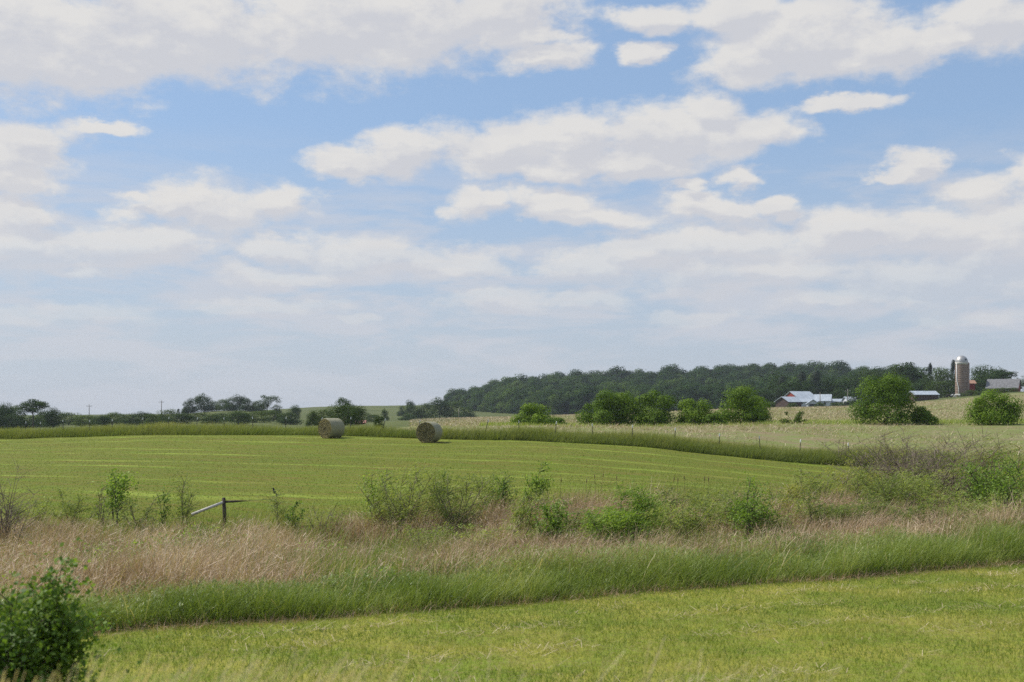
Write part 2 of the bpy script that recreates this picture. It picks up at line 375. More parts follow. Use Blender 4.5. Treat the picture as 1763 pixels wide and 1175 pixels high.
# ------------------------------------------------------------------ ground sheets
def sheet(name, mat, us, ys, xf, yf, lift, **props):
    """grid in parameters; xf, yf give world X, Y"""
    A, B = np.meshgrid(us, ys); X = xf(A, B); Y = yf(A, B, X); Z = hz_(X, Y)+lift
    nu, nv = len(us), len(ys); idx = np.arange(nu*nv).reshape(nv, nu)
    f = np.stack([idx[:-1, :-1], idx[:-1, 1:], idx[1:, 1:], idx[1:, :-1]], -1).reshape(-1, 4)
    return obj(name, mesh_np(name, np.stack([X, Y, Z], -1).reshape(-1, 3), f, mat, True), **props)
ysn = np.concatenate([np.arange(-30, 110, .8), np.geomspace(110, 1580, 150)])
sheet('ground', MAT_GROUND, np.linspace(-1, 1, 340), ysn,
      lambda a, b: a*np.maximum(40, b*.62+25), lambda a, b, X: b, 0.0, kind='structure')
xs_ = np.linspace(-26, 40, 200)
sheet('mown_verge', MAT_VERGE, xs_, np.linspace(0, 1, 50), lambda a, b: a, lambda a, b, X: 7+(np.maximum(EDGE(X), 8)+.6-7)*b, .03, kind='structure')
HAY0 = lambda X: 43.5+.10*np.clip(X, -10, 30)
sheet('hay_field', MAT_HAY, np.linspace(-75, 30, 210), np.linspace(0, 1, 110), lambda a, b: a, lambda a, b, X: HAY0(X)+(FENCE(X)-1.2-HAY0(X))*b, .04, kind='structure')
def stub_far(X): return 330+.0*X
sheet('stubble_field', MAT_STUB, np.linspace(-12, 260, 340), np.linspace(0, 1, 160)**1.5,
      lambda a, b: a*1.0, lambda a, b, X: np.maximum(FENCE(X), 60)+1.4+(stub_far(X)-FENCE(X))*b, .06, kind='structure')

# ------------------------------------------------------------------ grass blades
def blades(P, h, wd, lean, bend, segs=3, az=None, r=None, wtop=.15, fvar=None):
    """P (n,3) feet; h heights; wd width; lean (n,2) horizontal displacement of tip per height; bend 0..1 curvature.
       returns verts, faces, v(face), t(vert)"""
    r = r or rng; n = len(P); P = np.asarray(P, float)
    az = r.uniform(0, math.pi, n) if az is None else az
    side = np.stack([np.cos(az), np.sin(az), np.zeros(n)], -1)
    V = np.zeros((n, segs+1, 2, 3)); T = np.zeros((n, segs+1, 2))
    for k in range(segs+1):
        t = k/segs
        c = P + np.stack([lean[:, 0]*h*(t*(1-bend)+bend*t*t), lean[:, 1]*h*(t*(1-bend)+bend*t*t), h*t*np.sqrt(np.clip(1-.55*bend*t*(lean**2).sum(1), .15, 1))], -1)
        wk = (wd*(1-t*(1-wtop)))[:, None]*side*.5
        V[:, k, 0] = c-wk; V[:, k, 1] = c+wk; T[:, k] = t
    idx = np.arange(n*(segs+1)*2).reshape(n, segs+1, 2)
    f = np.stack([idx[:, :-1, 0], idx[:, :-1, 1], idx[:, 1:, 1], idx[:, 1:, 0]], -1).reshape(-1, 4)
    fv = np.repeat(r.random(n) if fvar is None else fvar, segs)
    return V.reshape(-1, 3), f, fv, T.ravel()
def join(parts):
    vs, fs, av, b = [], [], [], 0
    for p in parts: vs.append(p[0]); fs.append(p[1]+b); av.append(p[2]); b += len(p[0])
    return np.concatenate(vs), np.concatenate(fs), np.concatenate(av)
def stuff(name, label, cat, data, mat):
    v, f, a = data[:3]
    return obj(name, mesh_np(name, v, f, mat, False, {'v': a}), label=label, category=cat, kind='stuff')

G_TALL = leafmat('tall_grass_blades', [(.08,.12,.02),(.16,.23,.04),(.27,.33,.08),(.50,.48,.24)], trans=.35, rough=.45, spec=.35, clump=.4, cscale=.5)
G_REED = leafmat('dead_reed_straw', [(.17,.10,.065),(.35,.25,.165),(.51,.39,.27),(.76,.65,.50)], trans=.2, clump=.35, cscale=.6)
G_GREENREED = leafmat('green_reed_blades', [(.07,.11,.025),(.13,.19,.04),(.22,.25,.07),(.34,.32,.12)], trans=.3, clump=.35, cscale=.6)
G_WEED = leafmat('weed_leaves', [(.05,.10,.015),(.10,.17,.025),(.17,.24,.04)], trans=.35)
G_MOWN = leafmat('mown_grass_blades', [(.09,.15,.015),(.18,.25,.03),(.30,.33,.06),(.52,.44,.22)], trans=.35, clump=.3, cscale=.7)
G_HAY = leafmat('hay_regrowth_blades', [(.085,.08,.016),(.125,.155,.019),(.155,.225,.025),(.33,.40,.07)], trans=.3, clump=.2, cscale=.1)
G_DRY = leafmat('dry_grass_stems', [(.36,.29,.17),(.50,.42,.26),(.62,.53,.34),(.42,.37,.20)], trans=.35, clump=.3)
G_VERGEG = leafmat('fence_line_blades', [(.08,.12,.025),(.19,.24,.055),(.31,.32,.11),(.50,.42,.24)], trans=.4, clump=.45, cscale=.35)
G_STRAW = leafmat('corn_straw', [(.30,.23,.14),(.45,.36,.23),(.62,.52,.36)], trans=.1, clump=.2)

def pts_in(n, x0, x1, yf0, yf1, r=rng):
    X = r.uniform(x0, x1, n); Y = yf0(X)+(yf1(X)-yf0(X))*r.random(n); return X, Y
def wind(n, s=.25, r=rng): return np.stack([r.normal(.22, s, n), r.normal(0, s, n)], -1)

# tall green grass behind the mown verge
n = 120000
X = rng.uniform(-15, 24, n); q = rng.beta(1.1, 1.5, n)
edge = EDGE(X)+(fbm(X*.7, X*0+3, 9)-.5)*.9
Y = edge + q*np.clip(2.7+.075*X, 1.7, 4.2)
dens = fbm(X*.5, Y*.5, 21); keep = rng.random(n) < np.clip(dens*2-.15, .25, 1); X, Y, q = X[keep], Y[keep], q[keep]
hh = (.62+.80*(fbm(X*.7, Y*.7, 31)-.5)+.10*q)*rng.uniform(.45, 1.22, len(X))
hh *= np.clip(.62+.5*q*4, 0, 1)*np.clip(.95+.018*X, .74, 1.08)
cl = fbm(X*.8, Y*.8, 44)
P = np.stack([X, Y, hz_(X, Y)], -1); n = len(X)
stuff('tall_grass', 'tall dense dark green grass bank along the mown verge', 'grass',
      blades(P, hh, rng.uniform(.007, .018, n), wind(n, .42), rng.uniform(.2, 1, n), 4, fvar=np.clip(rng.random(n)*.8+(cl-.5)*.9+.05, 0, 1)), G_TALL)
# leaf tips and weeds that break up the top of the bank
n = 60000
X = rng.uniform(-15, 24, n); q = rng.random(n)**.8; Y = EDGE(X)+.1+q*np.clip(2.7+.075*X, 1.7, 4.2); cl = fbm(X*.8, Y*.8, 44)
hh = (.62+.80*(fbm(X*.7, Y*.7, 31)-.5)+.1*q)*np.clip(.55+q*2, 0, 1)*rng.uniform(.25, 1.08, n)*np.clip(.95+.018*X, .74, 1.08)
P = np.stack([X, Y, hz_(X, Y)+hh], -1)
stuff('grass_tips', 'drooping blade tips and weeds in the green grass bank', 'grass',
      blades(P, rng.uniform(.05, .16, n), rng.uniform(.010, .026, n), rng.normal(.5, 1.3, (n, 2)), np.ones(n)*.8, 2, fvar=np.clip(rng.random(n)*.7+(cl-.5)*1.2+hh*.25, 0, 1)), G_TALL)
# seed stems standing out of the bank
n = 2200
X = rng.uniform(-15, 24, n); q = rng.random(n); Y = EDGE(X)+.1+q*np.clip(3.2+.075*X, 2, 4.6); keep = rng.random(n) < np.clip(fbm(X*.6, Y*.6, 45)*3-1, .05, 1); X, Y, q = X[keep], Y[keep], q[keep]; n = len(X)
P = np.stack([X, Y, hz_(X, Y)], -1)
stuff('grass_seed_stems', 'pale seed stems sticking out of the green grass bank', 'grass',
      blades(P, rng.uniform(.5, 1.0, n)*np.clip(.95+.018*X, .74, 1.08), rng.uniform(.003, .007, n), wind(n, .3), rng.uniform(.2, 1, n), 4, wtop=1.8), G_DRY)
# brown thatch at its foot
n = 9000; X = rng.uniform(-12, 24, n); Y = EDGE(X)+rng.normal(.1, .28, n)
P = np.stack([X, Y, hz_(X, Y)+.02], -1)
stuff('grass_thatch', 'brown dead grass thatch at the foot of the green grass bank', 'dead grass',
      blades(P, rng.uniform(.06, .28, n), rng.uniform(.008, .016, n), rng.normal(0, 1.0, (n, 2)), np.ones(n)*.7, 2, fvar=rng.random(n)*.45), G_REED)

# dead reeds in the ditch
def REED1(X): return 42.0+.09*np.clip(X, -10, 40)
n = 230000
X = rng.uniform(-24, 32, n); q = rng.random(n); Y = EDGE(X)+1.9+q*(REED1(X)-EDGE(X)-1.9)
pat = fbm(X*.28, Y*.22, 61, 4); keep = (np.abs(X/Y) < .52) & (rng.random(n) < np.clip((pat-.26)*5, .18, 1)*np.clip(1.35-(fbm(X*.55, Y*.45, 191, 3)-.42)*5, .15, 1)*np.where(q < .08, .5, 1))
X, Y, q, pat = X[keep], Y[keep], q[keep], pat[keep]; n = len(X)
hh = rng.uniform(.35, 1.12, n)*(.45+.9*pat)*(1+.25*np.clip(X*.05, -.6, .9))*(.55+1.1*fbm(X*1.0, Y*.8, 77))
heap = fbm(X*.9, Y*.9, 71)
ln = wind(n, .36); bent = rng.random(n) < .30; ln[bent] += rng.normal(0, 1.1, (bent.sum(), 2)); 
P = np.stack([X, Y, hz_(X, Y)], -1)
stuff('dead_reeds', 'pinkish brown dead reeds filling the wet ditch', 'reeds',
      blades(P, hh, rng.uniform(.012, .026, n), ln, rng.uniform(0, 1, n), 3, fvar=np.clip(rng.random(n)*.7+(heap-.5)*1.7+.1, 0, 1)), G_REED)
# broken reed pieces lying at all angles on top of the stand
n = 60000
X = rng.uniform(-24, 32, n); q = rng.random(n); Y = EDGE(X)+2.2+q*(REED1(X)-EDGE(X)-2.2); pat = fbm(X*.28, Y*.22, 61, 4)
keep = (np.abs(X/Y) < .52) & (rng.random(n) < np.clip((pat-.32)*4.5, .03, 1)); X, Y, q, pat = X[keep], Y[keep], q[keep], pat[keep]; n = len(X)
hb = .75*(.55+1.1*fbm(X*1.0, Y*.8, 77))*(.45+.9*pat)*(1+.25*np.clip(X*.05, -.6, .9))*rng.uniform(.5, 1.1, n)
P = np.stack([X, Y, hz_(X, Y)+hb], -1); heap = fbm(X*1.3, Y*1.3, 72)
stuff('broken_reeds', 'pale broken reed stalks lying at all angles on the dead reeds', 'reeds',
      blades(P, rng.uniform(.03, .13, n), rng.uniform(.008, .018, n), rng.normal(.3, 2.0, (n, 2)), np.zeros(n), 1, wtop=.6, fvar=np.clip(rng.random(n)*.8+(heap-.45)*.9+.15, 0, 1)), G_REED)
# green reeds and weeds mixed into them
n = 130000
X = rng.uniform(-24, 32, n); q = rng.random(n)**1.15; Y = EDGE(X)+3.4+q*(REED1(X)+1.5-EDGE(X)-3.4)
pat = fbm(X*.28, Y*.22, 61, 4); p2 = fbm(X*.5, Y*.4, 83)
keep = (np.abs(X/Y) < .52) & (rng.random(n) < np.clip((.44-pat)*2.4+(p2-.53)*4.0+np.where(q < .10, .45, 0)+np.where(q > .95, .4, 0)+np.clip(X*.014, -.1, .22), .05, 1))
X, Y, q = X[keep], Y[keep], q[keep]; n = len(X)
P = np.stack([X, Y, hz_(X, Y)], -1)
stuff('green_reeds', 'olive green reed blades growing through the dead reeds', 'reeds',
      blades(P, rng.uniform(.4, 1.05, n), rng.uniform(.012, .028, n), wind(n, .3), rng.uniform(.2, 1, n), 3), G_GREENREED)
# weeds between reeds and hay field
n = 26000
X = rng.uniform(-26, 34, n); Y = REED1(X)-.5+np.abs(rng.normal(0, 1.9, n))
keep = rng.random(n) < np.clip(fbm(X*.4, Y*.4, 91)*2.2-.45, .05, 1); X, Y = X[keep], Y[keep]; n = len(X)
P = np.stack([X, Y, hz_(X, Y)], -1)
stuff('field_edge_weeds', 'hazy green grass and weeds along the near edge of the hay field', 'weeds',
      blades(P, rng.uniform(.2, .7, n), rng.uniform(.012, .03, n), wind(n, .3), rng.uniform(.2, 1, n), 3), G_VERGEG)

# grass verge along the far fence
n = 150000
X = rng.uniform(-55, 27, n); X = np.where(rng.random(n) < .25, rng.uniform(0, 27, n), X); q = rng.random(n)
Y = FENCE(X)-1.6+(fbm(X*.25, X*0, 101)-.5)*1.2+q*3.2
cl = fbm(X*.30, Y*.5, 111)
hh = rng.uniform(.3, 1.05, n)*(.40+.95*cl)*np.clip(.5+q*2.5, 0, 1)*np.clip(1+(X-5)*.006, .95, 1.15)
P = np.stack([X, Y, hz_(X, Y)], -1)
stuff('fence_line_grass', 'uncut tall grass strip along the far fence line', 'grass',
      blades(P, hh, rng.uniform(.018, .04, n), wind(n, .28), rng.uniform(.2, 1, n), 3, fvar=np.clip(.05+q*.35+rng.random(n)*.45+(cl-.5)*.5+hh*.05, 0, 1)), G_VERGEG)
# beyond the fence on the right: rough grass that thins into stubble
n = 40000
X = rng.uniform(-5, 40, n); Y = np.maximum(FENCE(X)+1.5, 58)+np.abs(rng.normal(0, 4.5, n))
P = np.stack([X, Y, hz_(X, Y)], -1)
stuff('rough_grass', 'thin rough grass behind the fence at the edge of the stubble', 'grass',
      blades(P, rng.uniform(.1, .45, n), rng.uniform(.02, .04, n), wind(n, .3), rng.uniform(.2, 1, n), 2), G_VERGEG)
# green strip at the feet of the field bushes
n = 26000
X = rng.uniform(-4, 66, n); Y = 138+rng.normal(0, 4.0, n)+(X-30)*-.02
keep = rng.random(n) < np.clip(fbm(X*.15, Y*.25, 121)*2.4-.5, .05, 1); X, Y = X[keep], Y[keep]; n = len(X)
P = np.stack([X, Y, hz_(X, Y)+.03], -1)
stuff('bush_line_grass', 'bright green grass strip under the row of field bushes', 'grass',
      blades(P, rng.uniform(.15, .5, n), rng.uniform(.04, .08, n), wind(n, .3), rng.uniform(.2, 1, n), 2), G_TALL)
# corn straw lying and standing in the stubble
n = 85000
q = rng.random(n)**.75; Y = 78+q*250; X = Y*rng.uniform(-.09, .50, n)
keep = (Y > FENCE(X)+3) & (rng.random(n) < np.clip(fbm(X*.12, Y*.12, 131)*3-.9, .08, 1)); X, Y = X[keep], Y[keep]; n = len(X)
P = np.stack([X, Y, hz_(X, Y)+.08], -1)
ln = rng.normal(0, 1.6, (n, 2)); up = rng.random(n) < .3; ln[up] *= .15
stuff('corn_stubble', 'pale broken corn stalks scattered over the stubble field', 'straw',
      blades(P, rng.uniform(.10, .32, n), rng.uniform(.02, .05, n)*np.clip(Y/120, 1, 2), ln, np.zeros(n), 1, wtop=.8), G_STRAW)
n = 50000
q = rng.random(n)**.9; Y = 74+q*200; X = Y*rng.uniform(-.09, .50, n); wp = fbm(X*.10, Y*.07, 137, 4)
keep = (Y > FENCE(X)+2) & (rng.random(n) < np.clip((wp-.46)*7, .04, 1)); X, Y = X[keep], Y[keep]; n = len(X)
P = np.stack([X, Y, hz_(X, Y)+.06], -1)
stuff('stubble_weeds', 'low green weeds coming up in patches through the corn stubble', 'weeds',
      blades(P, rng.uniform(.05, .20, n), rng.uniform(.03, .08, n)*np.clip(Y/120, 1, 2), rng.normal(0, .8, (n, 2)), np.ones(n)*.5, 1, wtop=.3), G_VERGEG)
# short regrowth of the hay field
n = 170000
Y = 44+rng.random(n)**1.1*50; X = Y*rng.uniform(-.50, .36, n)
keep = (Y < FENCE(X)-1.2) & (Y > HAY0(X)-.3); X, Y = X[keep], Y[keep]; n = len(X)
qq = (.359*X+Y)/math.hypot(.359, 1); al_ = (X-.359*Y)/math.hypot(.359, 1)
st = fbm(al_*.12, qq*1.0, 181, 4); sl = qq/4.2+.10*np.sin(al_*.11)+.22*np.sin(al_*.037+qq*.25)+.16*np.sin(qq*.83); sl = np.abs(sl-np.round(sl))
line_ = np.clip(1-sl/.13, 0, 1)*np.clip((fbm(al_*.10, qq*.6, 183, 4)-.45)*5, 0, 1); st = st*.9+line_*.75; P = np.stack([X, Y, hz_(X, Y)+.03], -1)
stuff('hay_regrowth', 'short yellowish green regrowth between mowing rows of the hay field', 'grass',
      blades(P, rng.uniform(.02, .065, n), rng.uniform(.015, .035, n), rng.normal(.2, .8, (n, 2)), np.ones(n)*.5, 1, wtop=.3,
             fvar=np.clip(rng.random(n)*.42+(st-.5)*.9+.28, 0, 1)), G_HAY)
# short grass of the mown verge
n = 330000
Y = 14.5+rng.random(n)**.8*18; X = Y*rng.uniform(-.5, .5, n)
keep = (Y < EDGE(X)+.5); X, Y = X[keep], Y[keep]; n = len(X)
pt = fbm(X*.9, Y*.9, 141); pt2 = fbm(X*.22+Y*.05, Y*.8, 151)
P = np.stack([X, Y, hz_(X, Y)+.02], -1)
stuff('mown_grass', 'short mown yellow green grass of the near verge', 'grass',
      blades(P, rng.uniform(.03, .10, n)*(.6+.9*pt), rng.uniform(.006, .012, n), rng.normal(.1, .6, (n, 2)), rng.uniform(.2, 1, n), 2,
             fvar=np.clip(rng.random(n)*.62+(pt2-.5)*1.3+(fbm(X*2.5, Y*2.5, 155)-.5)*.7+.10, 0, 1)), G_MOWN)
# cut clippings in thin windrows
n = 8000
X = rng.uniform(-10, 18, n); k = rng.choice([.13, .30, .52, .70, .9], n, p=[.2, .25, .2, .2, .15]); Y = EDGE(X)-k*9.0+rng.normal(0, .22, n)-.3
keep = (fbm(X*.5, Y*1.2, 161) > .5) & (Y > 14); X, Y = X[keep], Y[keep]; n = len(X)
P = np.stack([X, Y, hz_(X, Y)+.06], -1)
stuff('cut_clippings', 'pale dry grass clippings lying in thin rows on the mown verge', 'clippings',
      blades(P, rng.uniform(.02, .07, n), rng.uniform(.006, .012, n), rng.normal(0, 3, (n, 2)), np.zeros(n), 1, wtop=.6), G_STRAW)
# dry stems right below the camera, out of focus
n = 12000
Y = rng.uniform(3.0, 5.6, n); X = Y*rng.uniform(-.62, .30, n)
keep = rng.random(n) < np.clip(fbm(X*1.1, Y*1.1, 171)*2.6-.8, .04, 1)*np.where(X/Y > .1, .35, 1); X, Y = X[keep], Y[keep]; n = len(X)
P = np.stack([X, Y, hz_(X, Y)], -1)
stuff('near_dry_grass', 'blurred tan seeding grass on the bank right below the camera', 'dry grass',
      blades(P, rng.uniform(.30, .74, n), rng.uniform(.0012, .0035, n), wind(n, .2)+[.15, 0], rng.uniform(.3, 1, n), 4, wtop=1.6), G_DRY)
# ------------------------------------------------------------------ foliage
def rand_unit(n, r):
    v = r.normal(size=(n, 3)); return v/np.linalg.norm(v, axis=1)[:, None]
def leaves(P, Nrm, size, r, aspect=.6, jitter=.8, along=None):
    """diamond leaves; P centres, Nrm rough normals, along = preferred long axis"""
    n = len(P); nn = Nrm+jitter*rand_unit(n, r); nn /= np.linalg.norm(nn, axis=1)[:, None]
    a = rand_unit(n, r) if along is None else along+.45*rand_unit(n, r)
    a -= (a*nn).sum(1)[:, None]*nn; a /= np.linalg.norm(a, axis=1)[:, None]+1e-9; b = np.cross(nn, a)
    s = (size*r.uniform(.6, 1.3, n))[:, None]
    V = np.stack([P-a*s*.5, P+b*s*.5*aspect, P+a*s*.5, P-b*s*.5*aspect], 1)
    return V.reshape(-1, 3), np.arange(n*4).reshape(n, 4), r.random(n)
def crown_mesh(name, mat, nleaf, size, env, lobes, lob_r, seed, flat=.8, fit=None, jit=.5):
    """env(r) -> (n,3) lobe centres; leaves sit on and in each lobe"""
    r = np.random.default_rng(seed); c = env(r, lobes); R_ = lob_r*r.uniform(.45, 1.45, lobes)
    k = r.choice(lobes, nleaf, p=R_**2/(R_**2).sum()); d = rand_unit(nleaf, r); d[:, 2] = np.where((d[:, 2] < -.3) & (r.random(nleaf) < .35), -d[:, 2], d[:, 2])
    rad = np.where(r.random(nleaf) < .75, r.uniform(.78, 1.06, nleaf), r.uniform(.1, .8, nleaf))
    bump = 1+.28*np.sin(d[:, 0]*7+k)*np.sin(d[:, 1]*6+k*2)*np.sin(d[:, 2]*7+k*3)
    off = d*(R_[k]*rad*bump)[:, None]; off[:, 2] *= flat
    P = c[k]+off; ok = P[:, 2] > .02; P = P[ok]; d = d[ok]; n = len(P)
    if fit:                                     # fill the wanted height and width exactly
        zl = np.percentile(P[:, 2], .5); zb = min(zl, fit[2]); kz = (fit[0]-zb)/(np.percentile(P[:, 2], 99.7)-zl); P[:, 2] = (P[:, 2]-zl)*kz+zb; c = c*1.0; c[:, 2] = (c[:, 2]-zl)*kz+zb; kz = 1.0; kx = fit[1]*.5/np.percentile(np.abs(P[:, :2]), 96)
        K = np.array([kx, kx, kz]); P = P*K; c = c*K
    v, f, a = leaves(P, d+np.array([0, 0, .25]), np.full(n, size), r, .7, jit)
    lob = r.random(lobes)
    kk = k[ok]
    a = np.clip(a*.6+lob[kk]*.4, 0, 1)
    return mesh_np(name, v, f, mat, False, {'v': a}), c
def trunk_mesh(name, mat, H, r0, tips, seed, split=.3):
    r = np.random.default_rng(seed); b = MB(); top = Vector((0, 0, H*split))
    mid = Vector((r.normal(0, .03)*H, r.normal(0, .03)*H, H*.55))
    b.tube([(0, 0, -.4), (0, 0, 0), top, mid, (mid.x, mid.y, H*.82)], [r0*1.3, r0, r0*.75, r0*.5, r0*.15], 7)
    for t in tips:
        s = top.lerp(mid, float(r.random())); t = Vector(t)
        m = s.lerp(t, .5)+Vector((0, 0, -.04*H)); b.tube([s, m, t], [r0*.35, r0*.22, r0*.06], 5)
    return b.mesh(name, mat, True)
def env_round(H, W, z0=.3, top=1.0, D=None):
    D = D or W
    def f(r, n):
        d = rand_unit(n, r)*(r.random(n)**.45)[:, None]
        return np.stack([d[:, 0]*W*.36, d[:, 1]*D*.36, H*(z0+(top-z0)*(.5+.40*d[:, 2]))], -1)
    return f
def env_ground(H, W):                        # bush: dome that reaches the ground
    def f(r, n):
        a = r.uniform(0, 2*math.pi, n); q = r.random(n)**.5; t = r.random(n)**.8
        m = max(4, n//3); t[:m] = r.uniform(0, .22, m); q[:m] = r.uniform(.55, 1, m); a[:m] = np.arange(m)*2.4
        rr = W*.37*q*np.sqrt(np.clip(1.05-(t*.95)**2.4, 0, 1))
        return np.stack([rr*np.cos(a), rr*np.sin(a), H*(.13+.70*t)], -1)
    return f
def env_cone(H, W):
    def f(r, n):
        t = np.linspace(.08, .96, n); a = r.uniform(0, 6.28, n); rr = W*.33*(1-t)*r.uniform(.5, 1, n)
        return np.stack([rr*np.cos(a), rr*np.sin(a), H*t], -1)
    return f
BARK = surf('bark', (.055, .045, .035), (.12, .10, .08), 6, .9)
TWIG = surf('grey_twig', (.13, .10, .075), (.25, .20, .155), 6, .9)
L_FAR = leafmat('far_tree_leaves', [(.020,.042,.012),(.040,.074,.018),(.070,.110,.026)], trans=.2, clump=.3, cscale=.25, spec=.04, rough=.8)
L_FARL = leafmat('far_tree_light_leaves', [(.034,.060,.014),(.062,.100,.022),(.105,.145,.034)], trans=.25, clump=.3, cscale=.25, spec=.04, rough=.8)
L_BLUE = leafmat('conifer_needles', [(.010,.022,.010),(.020,.036,.016),(.034,.052,.022)], trans=.1, clump=.3, cscale=.4)
L_BUSH = leafmat('field_bush_leaves', [(.045,.085,.010),(.095,.165,.016),(.17,.26,.028),(.25,.34,.045)], trans=.35, rough=.6, clump=.3, cscale=.8, spec=.12)
L_WILLOW = leafmat('willow_leaves', [(.10,.14,.035),(.18,.24,.055),(.30,.36,.10),(.42,.46,.17)], trans=.45, clump=.3, cscale=1.5)
L_DARKW = leafmat('broad_shrub_leaves', [(.07,.13,.022),(.14,.23,.036),(.23,.34,.06),(.34,.45,.10)], trans=.45, clump=.3, cscale=1.5)
L_NEAR = leafmat('near_shrub_leaves', [(.04,.08,.014),(.08,.15,.025),(.15,.24,.04),(.27,.36,.09)], trans=.4, clump=.35, cscale=1.5)
L_YEL = leafmat('yellow_green_leaves', [(.11,.12,.028),(.25,.27,.06),(.36,.37,.09),(.46,.45,.16)], trans=.45, clump=.3, cscale=1.0)

n = 60000
X = rng.uniform(-24, 32, n); q = rng.random(n); Y = EDGE(X)+1.6+q*(REED1(X)-EDGE(X)-1.6)
wp = fbm(X*.55, Y*.45, 191, 3); keep = (np.abs(X/Y) < .52) & (rng.random(n) < np.clip((wp-.52)*9, 0, 1)); X, Y, wp = X[keep], Y[keep], wp[keep]; n = len(X)
P = np.stack([X, Y, hz_(X, Y)+(.25+.9*np.clip(wp-.5, 0, .4)*1.8)*rng.random(n)**.6+.05], -1)
stuff('ditch_weeds', 'leafy green weeds in patches between the dead reeds', 'weeds', leaves(P, np.tile([-.2, -.3, .8], (n, 1)), np.full(n, .085), rng, .55, .9), L_DARKW)

# ---- prototypes of the far trees (unit: 10 m tall, 9 m wide), copied with their parts
def far_proto(key, mat, env, lobes, lr, nleaf, size, seed, split=.2, flat=.85, zb=.25):
    cr, c = crown_mesh('crown', mat, nleaf, size, env, lobes, lr, seed, flat, (10, 9, zb))
    tr = trunk_mesh('trunk', BARK, 10, .28, [tuple(x) for x in c[:7]], seed, split)
    return (tr, cr)
PR = {
 'a': far_proto('a', L_FAR, env_ground(10, 9), 22, 1.9, 5200, .42, 11),
 'b': far_proto('b', L_FAR, env_ground(10, 9), 17, 2.2, 4800, .42, 12),
 'c': far_proto('c', L_FARL, env_ground(10, 9), 26, 1.8, 5200, .40, 13),
 'o': far_proto('o', L_FAR, env_round(10, 9, .2), 20, 1.3, 3000, .38, 14, .3, .7, 2.2),     # open crown, sky through it
 'u': far_proto('u', L_FAR, env_round(10, 10, .5), 22, 1.3, 4200, .38, 15, .45, .55, 9),    # spreading umbrella crown
 's': far_proto('s', L_BLUE, env_cone(10, 8.5), 34, 1.05, 5200, .38, 16, .5, .5),        # spruce
 'h': far_proto('h', L_FARL, env_ground(10, 9), 26, 1.5, 4800, .42, 17, .1, .9),         # hedge bush, leafy to the ground
 'w': far_proto('w', L_FARL, env_round(10, 9, .08), 34, 1.1, 3800, .34, 18, .3, 1.0),    # feathery light tree
}
ORD = ['first','second','third','fourth','fifth','sixth','seventh','eighth','ninth','tenth','eleventh','twelfth','thirteenth','fourteenth','fifteenth','sixteenth','seventeenth','eighteenth','nineteenth','twentieth']
ORD += ['twenty-'+o for o in ORD[:9]]+['thirtieth']+['thirty-'+o for o in ORD[:9]]+['fortieth']+['forty-'+o for o in ORD[:9]]
KINDW = {'a': 'dark rounded tree', 'b': 'dark broad tree', 'c': 'mid green leafy tree', 'o': 'thin open crowned tree', 'u': 'spreading umbrella shaped tree', 's': 'dark pointed spruce', 'h': 'low green bush', 'w': 'pale feathery tree'}
def far_trees(rows, where, group):
    """rows: (column, top row, width px, distance, kind[, own label])"""
    rows = sorted(rows, key=lambda q: q[0])
    if 'farm' in where: rows = [(q[0], q[1], q[2]*(1.18 if q[4] != 's' else 1))+tuple(q[3:]) for q in rows]
    for i, q in enumerate(rows):
        col, top, wpx, Y, k = q[:5]; X = PX(col, Y); z = H(X, Y)
        Ht = max(EYE+(705-top)/F*Y - z, 1.5); W = wpx/F*Y
        if Ht < W*.62: Ht_ = Ht; 
        lab = q[5] if len(q) > 5 else f'{KINDW[k]}, {ORD[i]} from the left {where}'
        nm = {'s': 'spruce_tree', 'h': 'bush'}.get(k, 'tree')
        t = thing(nm, lab, 'bush' if k == 'h' else 'tree', (X, Y, z-.1), float(rng.uniform(0, 6.28)), group, (W/8.8, W/8.8, Ht/10))
        tr, cr = PR[k]
        obj('stems' if k == 'h' else 'trunk', tr, t); obj('foliage' if k == 'h' else 'crown', cr, t)
K3 = lambda i: 'abcb'[i % 4]
left = []
for i, (c, tp, wd) in enumerate([(-14,694,40),(8,693,30),(24,697,26),(38,704,24),(72,704,30),(91,701,28),(86,713,24),(118,709,38),(145,714,30),(161,716,26),(177,713,24),(193,709,28),(210,712,26),
        (228,711,28),(248,708,30),(262,712,24),(288,704,28),(275,714,30),(312,710,36),(340,710,34),(365,713,32),(385,710,36),(410,706,40),(440,707,42),(470,706,34),(500,709,34),(-40,700,44),(15,712,40),(50,714,40)]):
    left.append((c, tp, wd*1.15, 330+(i*37) % 90, 'abca'[i % 4] if c < 100 else 'cabc'[i % 4]))
left += [(57, 687, 44, 345, 'u', 'tall umbrella crowned tree standing above the dark wood at far left')]
far_trees(left, 'in the far left tree line', 'trees in the low tree line left of the bales')
hill = [(318,690,14,560,'a'),(328,685,20,560,'a'),(346,677,26,570,'b'),(358,683,20,575,'a'),(372,690,20,580,'c'),(386,687,26,570,'c'),(400,684,26,565,'a'),(413,679,26,570,'b'),(428,686,24,560,'a'),(440,690,22,560,'c'),(450,694,20,560,'b'),
        (460,680,34,545,'o'),(474,696,20,550,'a'),(307,704,7,560,'s')]
far_trees(hill, 'in the clump on the low hilltop', 'trees of the hilltop clump')
